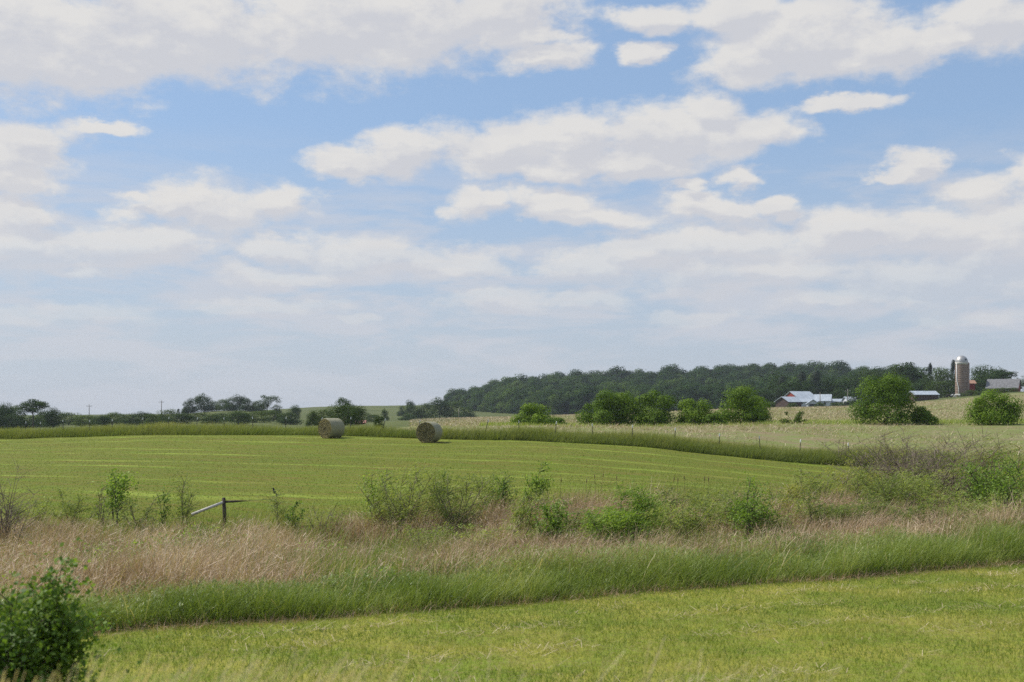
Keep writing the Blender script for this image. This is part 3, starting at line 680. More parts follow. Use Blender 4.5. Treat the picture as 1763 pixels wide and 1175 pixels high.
mid = [(508,697,22,480,'b','small dark tree on the skyline between hilltop clump and left bale'),
       (538,707,22,230,'h','low rounded bush just left of the left bale'),(557,703,40,235,'c','mid green tree rising behind the left bale'),
       (593,684,34,330,'o','tall thin crowned tree behind the round tree beside the left bale'),(594,695,52,200,'c','dark round tree right behind the left bale'),(614,697,36,215,'b','smaller dark tree touching the round tree behind the left bale'),
       (653,716,18,120,'h','small bright green bush in the grass between the two bales'),(662,704,14,500,'h','tiny dark bush on the far grass hill between the two bales'),
       (706,688,15,760,'b','small dark tree on top of the grass hill above the right bale'),(691,698,15,700,'a','small dark tree left on the edge of the wood above the right bale'),
       (711,697,32,560,'c','pale green tree at the left end of the wood'),(733,693,32,560,'c','second pale green tree at the left end of the wood'),(757,684,38,600,'b','tall dark tree at the left end of the wood'),
       (698,712,30,520,'a','low dark tree under the left end of the wood'),(782,690,36,600,'c','mid green tree where the wood starts to climb'),(640,712,26,470,'h','low hedge bush on the foot of the grass hill'),(580,712,30,470,'h','low hedge bush behind the left bale'),
       (800,700,34,560,'a','dark tree at the foot of the wood right of the pale trees')]
far_trees(mid, 'behind the bales', 'scattered trees behind the bales')
farm = [(1312,668,34,500,'b'),(1342,640,44,520,'a'),(1362,652,40,490,'b'),(1380,640,26,500,'s'),(1406,638,28,500,'s'),(1346,648,24,495,'s'),(1428,648,44,505,'a'),(1455,652,44,500,'b'),(1392,655,34,480,'a'),
        (1482,640,48,500,'b'),(1505,634,46,505,'c'),(1478,664,30,440,'b'),(1538,627,52,510,'w'),(1566,624,46,505,'u'),(1545,645,50,490,'a'),(1585,634,36,500,'a'),(1602,625,11,495,'s'),(1590,652,40,480,'b'),
        (1612,634,32,475,'w'),(1627,632,34,470,'c'),(1620,655,44,465,'c'),(1641,620,14,480,'s'),(1683,630,40,480,'a'),(1700,640,40,475,'b'),(1708,629,42,485,'b'),(1727,636,34,480,'u'),(1748,650,24,470,'w'),(1766,647,26,470,'w'),
        (1690,655,36,470,'a'),(1650,655,26,475,'a'),(1530,660,40,470,'a'),(1500,662,40,470,'b'),(1440,668,26,470,'a')]
far_trees(farm, 'around the farm', 'trees around the farm')
hedge = [(1672,671,24,430,'h'),(1700,668,22,430,'h'),(1722,667,22,428,'h'),(1742,667,20,425,'h'),(1655,676,14,432,'h'),(1686,676,16,425,'h')]
far_trees(hedge, 'in the hedge in front of the barn', 'clipped bushes between silo and grey roofed barn')
far_trees([(1458,692,16,400,'s','small dark conifer beside the white sheds'),(1436,697,14,380,'h','small green bush before the white sheds'),(1364,698,18,380,'h','bright green bush under the dark brown barn'),
           (1412,698,18,375,'h','green bush at the foot of the white gabled shed'),(1330,690,20,430,'w','bluish bush left of the dark brown barn'),(1447,698,14,378,'h','dark green bush at the yard entrance')], 'by the sheds', 'bushes round the farm sheds')

# ---- the wooded ridge: one mass
src = bpy.data.collections.new('wood_tree_kinds')
W_D = leafmat('wood_shaded_leaves', [(.014,.034,.009),(.030,.062,.013),(.055,.098,.020)], trans=.15, clump=.3, cscale=.2, spec=.03, rough=.8); W_M = leafmat('wood_mid_leaves', [(.030,.060,.012),(.062,.106,.020),(.115,.165,.034)], trans=.2, clump=.3, cscale=.2, spec=.03, rough=.8)  # darker leaf set carries the cloud shade on the ridge in its colour
for i, (m_, sd_) in enumerate(((W_D, 31), (W_M, 32), (W_D, 33), (W_M, 34), (L_BLUE, 35))):
    cr, c = crown_mesh(f'wood_crown_{i}', m_, 2600, .85, env_ground(12, 10) if i < 4 else env_cone(14, 8), 8, 3.2 if i < 4 else 1.4, sd_, .85, (13, 12, .5) if i < 4 else (14, 7, .5), .3)
    src.objects.link(bpy.data.objects.new(f'wood_crown_{i}', cr))
def scatter(name, P, sc, rz, ix, coll, **props):
    me = bpy.data.meshes.new(name); me.vertices.add(len(P)); me.vertices.foreach_set('co', np.asarray(P, np.float32).ravel())
    for nm, a, ty in (('sc', sc, 'FLOAT'), ('rz', rz, 'FLOAT'), ('ix', ix, 'INT')):
        at = me.attributes.new(nm, ty, 'POINT'); at.data.foreach_set('value', np.asarray(a, np.float32 if ty == 'FLOAT' else np.int32))
    o = obj(name, me, **props)
    g = bpy.data.node_groups.new(name+'_nodes', 'GeometryNodeTree')
    g.interface.new_socket('Geometry', in_out='INPUT', socket_type='NodeSocketGeometry'); g.interface.new_socket('Geometry', in_out='OUTPUT', socket_type='NodeSocketGeometry')
    a = g.nodes.new('NodeGroupInput'); b = g.nodes.new('NodeGroupOutput'); ip = g.nodes.new('GeometryNodeInstanceOnPoints')
    ci = g.nodes.new('GeometryNodeCollectionInfo'); ci.inputs[0].default_value = coll; ci.inputs['Separate Children'].default_value = True; ci.inputs['Reset Children'].default_value = True
    def na(n_, ty):
        q = g.nodes.new('GeometryNodeInputNamedAttribute'); q.data_type = ty; q.inputs[0].default_value = n_; return q.outputs[0]
    cb = g.nodes.new('ShaderNodeCombineXYZ'); g.links.new(na('rz', 'FLOAT'), cb.inputs[2]); e2r = g.nodes.new('FunctionNodeEulerToRotation'); g.links.new(cb.outputs[0], e2r.inputs[0])
    g.links.new(a.outputs[0], ip.inputs['Points']); g.links.new(ci.outputs[0], ip.inputs['Instance']); ip.inputs['Pick Instance'].default_value = True
    g.links.new(na('ix', 'INT'), ip.inputs['Instance Index']); g.links.new(e2r.outputs[0], ip.inputs['Rotation']); g.links.new(na('sc', 'FLOAT'), ip.inputs['Scale'])
    g.links.new(ip.outputs[0], b.inputs[0])
    md = o.modifiers.new('scatter', 'NODES'); md.node_group = g
    return o
n = 9000
u = rng.uniform(-.10, .50, n); Y = rng.uniform(640, 1120, n); X = u*Y; col = 881.5+u*F
lim = np.interp(col, [760, 800, 860, 950, 1150, 1400, 1900], [1005, 930, 800, 720, 690, 660, 640])      # lower edge of the wood
keep = (Y > lim) & (col > 770) & (rng.random(n) < np.interp(col, [1480, 1560, 1600], [1, .35, 0])); X, Y = X[keep], Y[keep]
cell = {}
for i in range(len(X)):
    cell.setdefault((int(X[i]//8.0), int(Y[i]//9.5)), i)
ii = np.array(list(cell.values())); X, Y = X[ii], Y[ii]; n = len(X)
cc = 881.5+X/Y*F
kind = rng.choice(5, n, p=[.28, .28, .23, .20, .01])
sc = np.where(kind == 4, .75, 1)*np.clip(rng.normal(1.0, .24, n), .55, 1.6)*np.interp(cc, [780, 900, 1100], [.7, .95, 1.0])
lt = rng.random(n) < np.interp(cc, [800, 980, 1250], [.75, .45, .12])*np.interp(Y, [800, 1000], [1, .5]); kind = np.where(lt, rng.choice([1, 3], n), np.where(kind == 4, 4, rng.choice([0, 2], n)))  # fewer light crowns to the right: cloud shade painted through leaf colour
scatter('wood', np.stack([X, Y, hz_(X, Y)-1.0], -1), sc, rng.uniform(0, 6.28, n), kind, src,
        label='dark green broadleaf wood covering the long ridge', category='wood', kind='stuff')

# ------------------------------------------------------------------ field bushes (each its own mesh)
def bush(col, top, wpx, Y, label, seed, nleaf=9000, size=.19, mat=None, lobes=34, asp=1.0, group='round bushes along the stubble field', base=0.0, name='bush', cat='bush'):
    X = PX(col, Y); z = H(X, Y)-base; Ht = EYE+(705-top)/F*Y-z; W = wpx/F*Y
    t = thing(name, label, cat, (X, Y, z), 0, group)
    r = np.random.default_rng(seed)
    cr, c = crown_mesh('foliage', mat or L_BUSH, nleaf, size, env_ground(Ht, W), lobes, .155*(W+Ht)*.5*1.05, seed, .95, (Ht, W, .03))
    obj('foliage', cr, t)
    b = MB()
    for k in range(9):
        tip = Vector(c[k % len(c)]); s = Vector((r.normal(0, W*.07), r.normal(0, W*.07), -.1)); m = s.lerp(tip, .5)+Vector((r.normal(0, .1), 0, .1*Ht))
        b.tube([s, m, tip], [.05, .035, .012], 5)
    obj('stems', b.mesh('stems', BARK, True), t)
bush(918,695,64,139,'low wide green bush at the left end of the bush row',201,7500)
bush(958,719,38,137,'small low bush touching the right foot of the leftmost field bush',202,2500)
bush(1036,673,76,140,'tall left bush of the three-part clump in the stubble field',203,12000)
bush(1084,676,62,141,'middle bush of the three-part clump in the stubble field',204,9000)
bush(1128,673,58,140,'right bush of the three-part clump in the stubble field',205,9000)
bush(1196,687,62,139,'medium sloping bush between the three-part clump and the tall round bush',206,8000)
bush(1231,712,36,136,'small low bush filling the gap left of the tall round bush',207,2800)
bush(1270,666,74,140,'tall round bush right of centre with a dark lower right side',208,12000)
bush(1305,682,42,146,'narrower bush behind the right side of the tall round bush',209,5000)
bush(1304,712,22,138,'small dark bush at the right foot of the tall round bush',210,1600)
bush(1522,645,94,132,'largest bright green bush, nearest to the white roofed shed',211,17000,.19,None,46)
bush(1590,700,40,131,'small bush at the right foot of the largest bush',212,3500)
bush(1712,672,78,128,'broad dark green bush below the barn at the right edge',213,12000)
bush(1366,708,38,134,'sprawling low sapling with arching branches in the stubble',214,700,.2,L_FARL,9)

# ------------------------------------------------------------------ ditch shrubs
def shrub(col, Y, top, wpx, label, seed, kind='willow', nleaf=5000, stems=9, lean=.35, name='willow_shrub', cat='shrub', group='shrubs growing in the ditch', leafsize=None, mat=None, reach=.6):
    nleaf = int(nleaf*(1.25 if nleaf > 900 else 1.1)) if kind == 'willow' else int(nleaf*.9)
    r = np.random.default_rng(seed); X = PX(col, Y); z = H(X, Y); Ht = EYE+(705-top)/F*Y-z; W = wpx/F*Y
    t = thing(name, label, cat, (X, Y, z), 0, group); b = MB(); segs_p = []; segs_d = []
    for s in range(stems):
        a = r.uniform(0, 2*math.pi); sp = r.uniform(.15, 1)**.7; hh = Ht*r.uniform(.42, 1.0)*(1-.30*sp)
        base = Vector((r.normal(0, .07*W), r.normal(0, .07*W), -.1)); tip = Vector((math.cos(a)*W*.5*sp+lean*hh*.35, math.sin(a)*W*.4*sp, hh))
        ctrl = base.lerp(tip, .5)+Vector((-lean*.12*hh, 0, hh*.13))
        pts = [base*(1-q)**2+ctrl*2*q*(1-q)+tip*q*q for q in [0, .2, .4, .6, .8, 1]]; r0 = (.006+.007*Ht)*(.55 if stems > 30 else .6 if stems > 20 else 1)
        b.tube(pts, [r0, r0*.8, r0*.62, r0*.45, r0*.3, r0*.12], 5)
        for k in range(17 if stems > 30 else 9):
            q = r.uniform(.12, .95); p = base*(1-q)**2+ctrl*2*q*(1-q)+tip*q*q
            L = Ht*r.uniform(.16, .38)*(1.15-q*.6); aa = r.uniform(0, 2*math.pi)
            d = Vector((math.cos(aa)*.7+lean*.7, math.sin(aa)*.6, r.uniform(.25, .9))).normalized()
            e = p+d*L+Vector((lean*.25*L, 0, -.12*L)); m = p.lerp(e, .5)+Vector((0, 0, .07*L))
            b.tube([p, m, e], [r0*.35, r0*.25, r0*.08], 4, False); segs_p.append((p, m, e))
        segs_p.append((pts[3], pts[4], pts[5]))
    n = nleaf; A = np.array([[list(x) for x in s] for s in segs_p]); k = r.integers(0, len(A), n); q = r.random(n)[:, None]**.75
    P = A[k, 0]*(1-q)**2+A[k, 1]*2*q*(1-q)+A[k, 2]*q*q; D = A[k, 2]-A[k, 0]; D /= np.linalg.norm(D, axis=1)[:, None]
    spread = reach*.16*Ht; P = P+r.normal(0, 1, (n, 3))*spread*r.random(n)[:, None]*np.array([1.1, 1, .6])
    P = P[P[:, 2] > .05]; n = len(P)
    ls = (leafsize or (.085 if kind == 'willow' else .10))*(1.15 if kind == 'willow' else .85)
    wd = np.tile(np.array([.8, 0, .15]), (n, 1))+D[:n]*.4
    kz = Ht/np.percentile(P[:, 2], 99); x0, x1 = np.percentile(P[:, 0], [3, 97]); kx = W/max(x1-x0, .1)
    K = np.array([kx, kx, kz]); P = P*K; P[:, 0] -= (x0+x1)/2*kx; b.v = [(x*kx-(x0+x1)/2*kx*min(max(z_, 0)/Ht*2, 1), y*kx, z_*kz) for x, y, z_ in b.v]
    v, f, a = leaves(P, rand_unit(n, r)*.3+np.array([-.1, -.25, .6]), np.full(n, ls), r, .24 if kind == 'willow' else .7, .9, wd if kind == 'willow' else None)
    cl = vnoise(P[:, 0]*2.2+seed, P[:, 2]*2.2+P[:, 1], seed)
    a = np.clip(a*.65+cl*.4-.02, 0, 1)
    m_ = mat or (L_WILLOW if kind == 'willow' else L_DARKW)
    obj('stems', b.mesh('stems', TWIG if kind == 'willow' else BARK, True), t)
    obj('foliage', mesh_np('foliage', v, f, m_, False, {'v': a}), t)
    return t
# behind the reeds, left
for c_, Y_, t_, w_, l_, sd_, n_ in ((1110,36,852,80,'feathery olive willow just left of the olive green willow shrub',401,4200),(1215,39,846,80,'feathery willow between the olive and pale green willow shrubs',402,4200),
    (1330,36,856,90,'loose willow in front of the pointed bright green shrub',403,4600),(1440,36,852,100,'low spreading willow before the left flank of the thicket',404,5200),(1540,41,812,110,'feathery willow in front of the middle of the thicket',405,5600),
    (1620,36,870,90,'low loose willow in the dead reeds below the thicket',406,3600),(1490,42,812,80,'grey green willow at the left foot of the thicket',407,4200),(980,37,862,60,'thin willow shoots right of the darker leafy sapling',408,1800),
    (1020,36,880,60,'low willow shoots at the left foot of the large dense willow bush',409,2000),(740,33,905,70,'low willow shoots among dead reeds left of centre',410,1300),(560,40,868,60,'thin low willow at the reed edge left of the wide airy willow',411,900),
    (1755,34,880,70,'low loose willow at the right edge above the grass bank',412,2400)):
    shrub_later = (c_, Y_, t_, w_, l_, sd_, n_)
    shrub(c_, Y_, t_, w_, l_, sd_, 'willow', n_, 9, .45)
shrub(202,43,810,50,'dark leafy sapling bent by the wind, left of the leaning fence post',301,'broad',1700,4,.5,'sapling','sapling',leafsize=.11)
shrub(178,42,836,46,'thin nearly leafless sapling beside the dark leafy sapling',302,'willow',500,5,.4,'sapling','sapling')
shrub(316,43,818,46,'green sapling just left of the wooden fence post',303,'willow',1500,5,.5,'sapling','sapling')
shrub(282,43,836,24,'small broad leaved sapling between the two taller saplings',304,'broad',350,3,.4,'sapling','sapling')
shrub(130,43,845,70,'low hazy green willow bush at the left behind the reeds',305,'willow',2200,7,.4)
shrub(50,43,856,70,'low hazy bush beside the bare shrub at far left',306,'willow',1800,7,.4)
shrub(240,42,855,60,'low airy willow bush behind the reeds under the saplings',307,'willow',1500,6,.4)
shrub(480,43,842,34,'small willow sapling under the perched bird',308,'willow',700,4,.2,'sapling','sapling')
shrub(508,42,862,30,'low dark shrub just right of the perched bird',309,'broad',500,4,.3)
shrub(690,40,805,110,'wide airy willow with forked stems left of centre',310,'willow',6500,13,.35)
shrub(650,41,812,56,'denser left edge bush of the wide airy willow',311,'broad',1300,5,.4,leafsize=.09)
shrub(790,40,816,100,'second airy willow with leaning stems, centre of the reeds',312,'willow',5200,11,.45)
shrub(764,43,808,30,'small dark leaf tuft showing above the airy willows',313,'broad',500,3,.3,leafsize=.09)
shrub(845,43,812,60,'rounded green shrub in front of the hay field at centre',314,'willow',2600,6,.5)
shrub(868,42,820,40,'arched dark green shrub left of the upright shrub',315,'broad',900,4,.6,leafsize=.09)
shrub(924,42,797,46,'upright dense shrub standing highest at centre',316,'broad',2000,6,.45,leafsize=.09)
shrub(905,35,852,56,'green willow sapling in the middle of the reeds',317,'willow',3000,7,.4)
shrub(950,34,866,56,'darker leafy sapling right of the green willow sapling',318,'broad',2300,6,.35,leafsize=.085)
shrub(1072,33,843,104,'large dense dark green willow bush right of centre',319,'willow',11000,16,.45,mat=L_DARKW,leafsize=.10)
shrub(860,32,912,90,'low sprawling willow shoots in front of the reeds',320,'willow',2600,8,.7)
shrub(640,30,948,70,'small low willow mound at the back of the green grass bank',321,'willow',2400,8,.7,mat=L_DARKW)
shrub(1185,35,866,84,'olive green willow shrub right of the large dense willow bush',322,'willow',5200,11,.4)
shrub(1255,37,846,90,'pale green upright willow shrub, right half of the reeds',323,'willow',5600,11,.35,mat=L_WILLOW)
shrub(1296,35,828,70,'bright green leafy shrub with a pointed top',324,'broad',3800,9,.35,leafsize=.085)
shrub(1145,38,842,50,'thin willow shoots between dense bush and olive shrub',325,'willow',1500,6,.4)
shrub(1352,40,838,80,'yellowish green willow shrub left of the thicket',326,'willow',4600,10,.4,mat=L_YEL)
shrub(1400,43,806,70,'airy olive shrub against the tip of the hay field',327,'willow',3200,9,.5)
shrub(1408,37,862,70,'mid green willow shrub in front of the thicket',328,'willow',4000,9,.4)
shrub(1470,44,800,90,'yellow green bush on the left flank of the bare thicket',329,'willow',5000,11,.4,mat=L_YEL)
shrub(1500,38,846,70,'green willow below the bare thicket',330,'willow',4200,9,.4)
t_ = shrub(1590,46,746,250,'large grey twiggy thicket with few leaves at right',331,'willow',2200,120,.30,'bare_thicket','thicket',mat=L_YEL)
shrub(1600,43,800,150,'green leafy willow growing in front of the grey thicket',332,'willow',7500,14,.4)
shrub(1690,47,762,110,'yellow green bush on the right flank of the grey thicket',333,'willow',6500,12,.35,mat=L_YEL)
shrub(1722,40,786,100,'leafy green tree-like shrub at the right edge',334,'broad',5600,10,.3,leafsize=.095)
shrub(1700,44,788,60,'small broad leaved sapling before the right hand thicket',335,'broad',1600,5,.3,leafsize=.1)
shrub(1770,44,770,110,'yellowish bush cut by the right edge of the picture',336,'willow',5500,11,.35,mat=L_YEL)
shrub(1560,36,868,80,'low willow shoots among dead reeds at right',337,'willow',2800,8,.5)
shrub(1650,37,848,90,'green willow shoots left of the tree-like shrub',338,'willow',4200,9,.4)
shrub(1735,37,850,80,'low green shrub under the tree-like shrub at right',339,'willow',3600,8,.4)
shrub(6,38,806,90,'bare grey shrub without leaves at the left edge',340,'willow',120,22,.2,'bare_shrub','shrub')
# near shrub at the lower left, close to the camera
shrub(92,12.6,972,120,'dark leafy shrub at the lower left corner close to the camera',350,'broad',6500,15,.25,'leafy_shrub','shrub',None,leafsize=.075,reach=.8,mat=L_NEAR)
shrub(5,12.2,1018,140,'second leafy shrub cut by the lower left corner',351,'broad',5500,12,.2,'leafy_shrub','shrub',None,leafsize=.075,reach=.8,mat=L_NEAR)

# ------------------------------------------------------------------ round bales
def bale(col, row, yaw, label, seed):
    Y = 80.3 if col < 600 else 76.6
    for _ in range(30):
        X = PX(col, Y); Y += .6*((EYE-H(X, Y))*F/(row-705)-Y) if False else 0
    X = PX(col, Y)
    Rr, L = .72, 1.22
    t = thing('round_bale', label, 'hay bale', (X, Y, H(X, Y)+.02), yaw, 'round hay bales on the mown field')
    r = np.random.default_rng(seed); n = 56; b = MB()
    def ring(x, k):   # slightly sagging circle, axis along local Y
        out = []
        for i in range(n):
            a = 2*math.pi*i/n; rr = Rr*k*(1+.006*math.sin(3*a+seed)+.004*r.normal())
            zz = rr*math.sin(a); 
            if zz < -Rr*.93: zz = -Rr*.93-(abs(zz)-Rr*.93)*.25
            out.append((rr*math.cos(a)*1.01, x, zz+Rr*.955))
        return out
    prof = [(-L/2-.012, .955), (-L/2+.02, .99), (-L/2+.08, 1.0), (-L*.25, 1.004), (0, 1.006), (L*.25, 1.003), (L/2-.08, 1.0), (L/2-.02, .99), (L/2+.012, .955)]
    vs = []; [vs.extend(ring(x, k)) for x, k in prof]
    b.add(vs, [(i*n+k, i*n+(k+1) % n, (i+1)*n+(k+1) % n, (i+1)*n+k) for i in range(len(prof)-1) for k in range(n)])
    obj('net_wrap', b.mesh('net_wrap', NET, True), t)
    for s in (-1, 1):
        b = MB(); vs = []; m = 14
        for j in range(m):
            k = .957*(1-j/(m-1)); dep = .035*math.sin(j*2.1)*.5+.05*(1-k)
            for (x, y, z) in ring(0, max(k, .01)):
                vs.append((x, s*(L/2-.004+.02*(j % 2)*.6-dep*.4+r.normal(0, .006)), z if k > .5 else z))
        b.add(vs, [(i*n+q, i*n+(q+1) % n, (i+1)*n+(q+1) % n, (i+1)*n+q) for i in range(m-1) for q in range(n)])
        obj('end_face', b.mesh('end_face', BALE_END, False), t)
    m_ = 900; a_ = r.uniform(0, 2*math.pi, m_); s_ = np.where(r.random(m_) < .6, -1, 1); kk = r.random(m_)**.35
    Pb = np.stack([Rr*.97*kk*np.cos(a_), s_*(L/2+.005), Rr*.955+Rr*.96*kk*np.sin(a_)], -1); fl = r.random(m_) < .25
    Pb[fl] = np.stack([r.uniform(-1, 1, fl.sum())*Rr*1.2, r.uniform(-1, 1, fl.sum())*L*.75, np.zeros(fl.sum())+.03], -1)
    ln = np.stack([r.normal(0, 1.5, m_), s_*np.abs(r.normal(.5, .6, m_))], -1)
    v_, f_, a2, _ = blades(Pb, r.uniform(.02, .08, m_), r.uniform(.006, .014, m_), ln, np.zeros(m_), 1, r=r, wtop=.6)
    obj('loose_hay', mesh_np('loose_hay', v_, f_, G_DRY, False, {'v': a2}), t)
def mk_bale_mats():
    m, nt = newmat('bale_net_wrap'); tc = nt.nodes.new('ShaderNodeTexCoord')
    q = nt.nodes.new('ShaderNodeVectorMath'); q.operation = 'MULTIPLY'; nt.links.new(tc.outputs['Object'], q.inputs[0]); q.inputs[1].default_value = (3, 26, 3)
    n1 = NOISE(nt, q.outputs[0], 1.0, 4, .6); n2 = NOISE(nt, tc.outputs['Object'], 3.0, 4, .6)
    c = MIX(nt, MAPR(nt, n1, .3, .7), (.21, .20, .125), (.32, .305, .205)); c = MIX(nt, MAPR(nt, n2, .45, .75, 0, .6), c, (.20, .20, .11))
    p = nt.nodes.new('ShaderNodeBsdfPrincipled'); nt.links.new(c, p.inputs['Base Color']); p.inputs['Roughness'].default_value = .6; p.inputs['Specular IOR Level'].default_value = .2
    b = nt.nodes.new('ShaderNodeBump'); nt.links.new(n1, b.inputs['Height']); b.inputs['Distance'].default_value = .02; nt.links.new(b.outputs[0], p.inputs['Normal'])
    o = nt.nodes.new('ShaderNodeOutputMaterial'); nt.links.new(p.outputs[0], o.inputs[0])
    e, nt = newmat('bale_end_hay'); tc = nt.nodes.new('ShaderNodeTexCoord'); s = nt.nodes.new('ShaderNodeSeparateXYZ'); nt.links.new(tc.outputs['Object'], s.inputs[0])
    zz = M(nt, 'SUBTRACT', s.outputs[2], .69); rr = M(nt, 'SQRT', M(nt, 'ADD', M(nt, 'MULTIPLY', s.outputs[0], s.outputs[0]), M(nt, 'MULTIPLY', zz, zz)))
    an = M(nt, 'ARCTAN2', zz, s.outputs[0]); n0 = NOISE(nt, tc.outputs['Object'], 5, 4, .65)
    sp_ = M(nt, 'SINE', M(nt, 'ADD', M(nt, 'MULTIPLY', rr, 62), M(nt, 'ADD', an, M(nt, 'MULTIPLY', n0, 9))))
    f = M(nt, 'ADD', M(nt, 'MULTIPLY', sp_, .22), n0)
    c = ramp(nt, f, [(.25, (.06, .05, .028)), (.5, (.14, .125, .065)), (.78, (.28, .25, .145))])
    p = nt.nodes.new('ShaderNodeBsdfPrincipled'); nt.links.new(c, p.inputs['Base Color']); p.inputs['Roughness'].default_value = .95; p.inputs['Specular IOR Level'].default_value = .05
    b = nt.nodes.new('ShaderNodeBump'); nt.links.new(f, b.inputs['Height']); b.inputs['Distance'].default_value = .05; nt.links.new(b.outputs[0], p.inputs['Normal'])
    o = nt.nodes.new('ShaderNodeOutputMaterial'); nt.links.new(p.outputs[0], o.inputs[0])
    return m, e
NET, BALE_END = mk_bale_mats()
bale(570.5, 752, R(-39), 'left round hay bale, side on, pale end facing left', 1)
bale(739, 763, R(-19), 'right round hay bale, dark end facing the camera', 2)

# ------------------------------------------------------------------ fence
STEEL = surf('rusty_steel', (.05, .045, .035), (.12, .10, .08), 8, .7); WHITE = surf('white_paint', (.62, .62, .60), (.78, .78, .76), 5, .5)
WOODD = surf('dark_wood', (.035, .028, .022), (.09, .07, .055), 5, .85, stretch=(8, 8, 1)); WOODL = surf('weathered_grey_wood', (.38, .36, .32), (.60, .57, .52), 5, .8, stretch=(1, 8, 8))
def tpost_meshes():
    b = MB(); b.box(-.022, .022, -.004, .004, 0, 1.55); b.box(-.004, .004, .004, .034, 0, 1.55)
    for z in np.arange(.25, 1.5, .1): b.box(-.008, .008, -.010, -.004, float(z), float(z)+.025)
    pm = b.mesh('post', STEEL)
    b = MB(); b.prism([(-.030, 1.40), (.030, 1.40), (.034, 1.52), (.012, 1.585), (-.012, 1.585), (-.034, 1.52)], -.016, .040); 
    return pm, b.mesh('cap', WHITE)
PM, CM = tpost_meshes()
pcols = [22,44,67,90,110,154,193,243,290,338,387,436,491,545,602,655,715,770,832,893,954,1020,1088,1160,1237,1310,1375,1462]
pcols = [c for c in pcols if c not in (22, 90, 770)]
for i, c in enumerate(pcols):
    u = (c-881.5)/F; Y = (72+.359*21.3)/(1+.359*u); X = u*Y
    r = random.Random(i)
    near = {10: 'steel fence post', }
    t = thing('fence_post', f'thin white capped steel fence post, {ORD[i]} from left along far fence', 'fence post', (X, Y, H(X, Y)-.18+r.uniform(-.06, .06)), r.uniform(-.3, .3), 'steel posts of the far fence')
    t.rotation_euler[1] = R(r.uniform(-4, 7)) + (R(10) if c in (545, 655, 715, 832) else 0)
    obj('post', PM, t); obj('cap', CM, t)
# wooden corner post with fallen rails in front of the hay field
Yp = 42.5; Xp = PX(386, Yp); zp = H(Xp, Yp)
t = thing('wooden_fence_corner', 'dark wooden fence post with a slanting grey brace and broken rail at the reed edge', 'fence', (Xp, Yp, zp))
ztop = EYE-(857-705)/F*Yp-zp; k = Yp/F
b = MB(); b.tube([(.02, 0, -.3), (.01, 0, ztop*.5), (-.02, 0, ztop)], [.075, .07, .065], 10); obj('post', b.mesh('post', WOODD, True), t)
b = MB(); b.tube([(-52*k, -.3, EYE-(885-705)*k-zp), (-1.5*k, -.06, EYE-(865-705)*k-zp)], [.055, .05], 8); obj('brace', b.mesh('brace', WOODL, True), t)
b = MB(); b.tube([(1.5*k, 0, ztop-.16), (18*k, .1, ztop-.15), (36*k, .2, ztop-.14)], [.045, .04, .015], 8); obj('rail', b.mesh('rail', WOODD, True), t)
b = MB(); b.tube([(34*k, .2, ztop-.14), (50*k, .3, ztop-.13), (66*k, .35, ztop-.10), (84*k, .4, ztop-.09)], .007, 4); obj('wire', b.mesh('wire', STEEL), t)

# bird on the sapling
Yb = 43; Xb = PX(472.5, Yb); zb = EYE-(848-705)/F*Yb
me = bpy.data.meshes.new('bird'); pts = [(0,0,.02),(-.02,0,.08),(-.035,0,.125),(-.05,0,.165),(-.09,0,.17),(.05,0,-.04),(.12,0,-.12),(0,.03,.03),(.05,.035,-.02),(0,-.03,.03),(.05,-.035,-.02),(-.01,.015,-.06),(-.01,-.015,-.06)]
me.from_pydata(pts, [(0,1),(1,2),(2,3),(3,4),(0,5),(5,6),(1,7),(7,8),(1,9),(9,10),(0,11),(0,12)], [])
BLACK = surf('black_feathers', (.012, .012, .014), (.03, .03, .035), 9, .5); me.materials.append(BLACK)
bo = obj('bird', me, loc=(Xb, Yb, zb), label='small black bird perched on the sapling right of the wooden post', category='bird')
sk = bo.modifiers.new('skin', 'SKIN'); 
for v_, r_ in zip(me.skin_vertices[0].data, [.045,.05,.03,.035,.008,.03,.018,.02,.012,.02,.012,.006,.006]): v_.radius = (r_, r_)
me.skin_vertices[0].data[0].use_root = True
bo.modifiers.new('sub', 'SUBSURF').render_levels = 2

# cattail heads
CAT = surf('cattail_brown', (.10, .06, .035), (.20, .13, .08), 20, .95)
b = MB(); b.tube([(0,0,-.9),(0,0,.0)], [.006,.005], 4); b.tube([(0,0,0),(0,0,.02),(0,0,.13),(0,0,.15)], [.006,.017,.017,.006], 6); b.tube([(0,0,.15),(0,0,.22)], [.004,.002], 4); catm = b.mesh('cattail', CAT)
for i, (c, rw) in enumerate([(1038,822),(1062,826),(1024,824),(1160,828),(1167,830),(1178,826),(1213,828),(1220,829),(966,830),(944,832),(915,834),(935,830),(1010,832)]):
    Yc = 44.5; Xc = PX(c, Yc)
    o = obj('cattail', catm, loc=(Xc, Yc, EYE-(rw-705)/F*Yc), label=f'brown cattail head above the dead reeds, {ORD[[944,915,935,966].index(c) if c in (944,915,935,966) else i]} of the row' , category='cattail', group='cattail heads above the reeds')
    o['_c'] = c
cts = sorted([o for o in C.objects if o.name.startswith('cattail')], key=lambda o: o['_c'])
for i, o in enumerate(cts):
    o['label'] = f'brown cattail head above the dead reeds, {ORD[i]} from the left'; del o['_c']; o.rotation_euler = (R(random.uniform(-5, 5)), R(random.uniform(-3, 10)), 0)

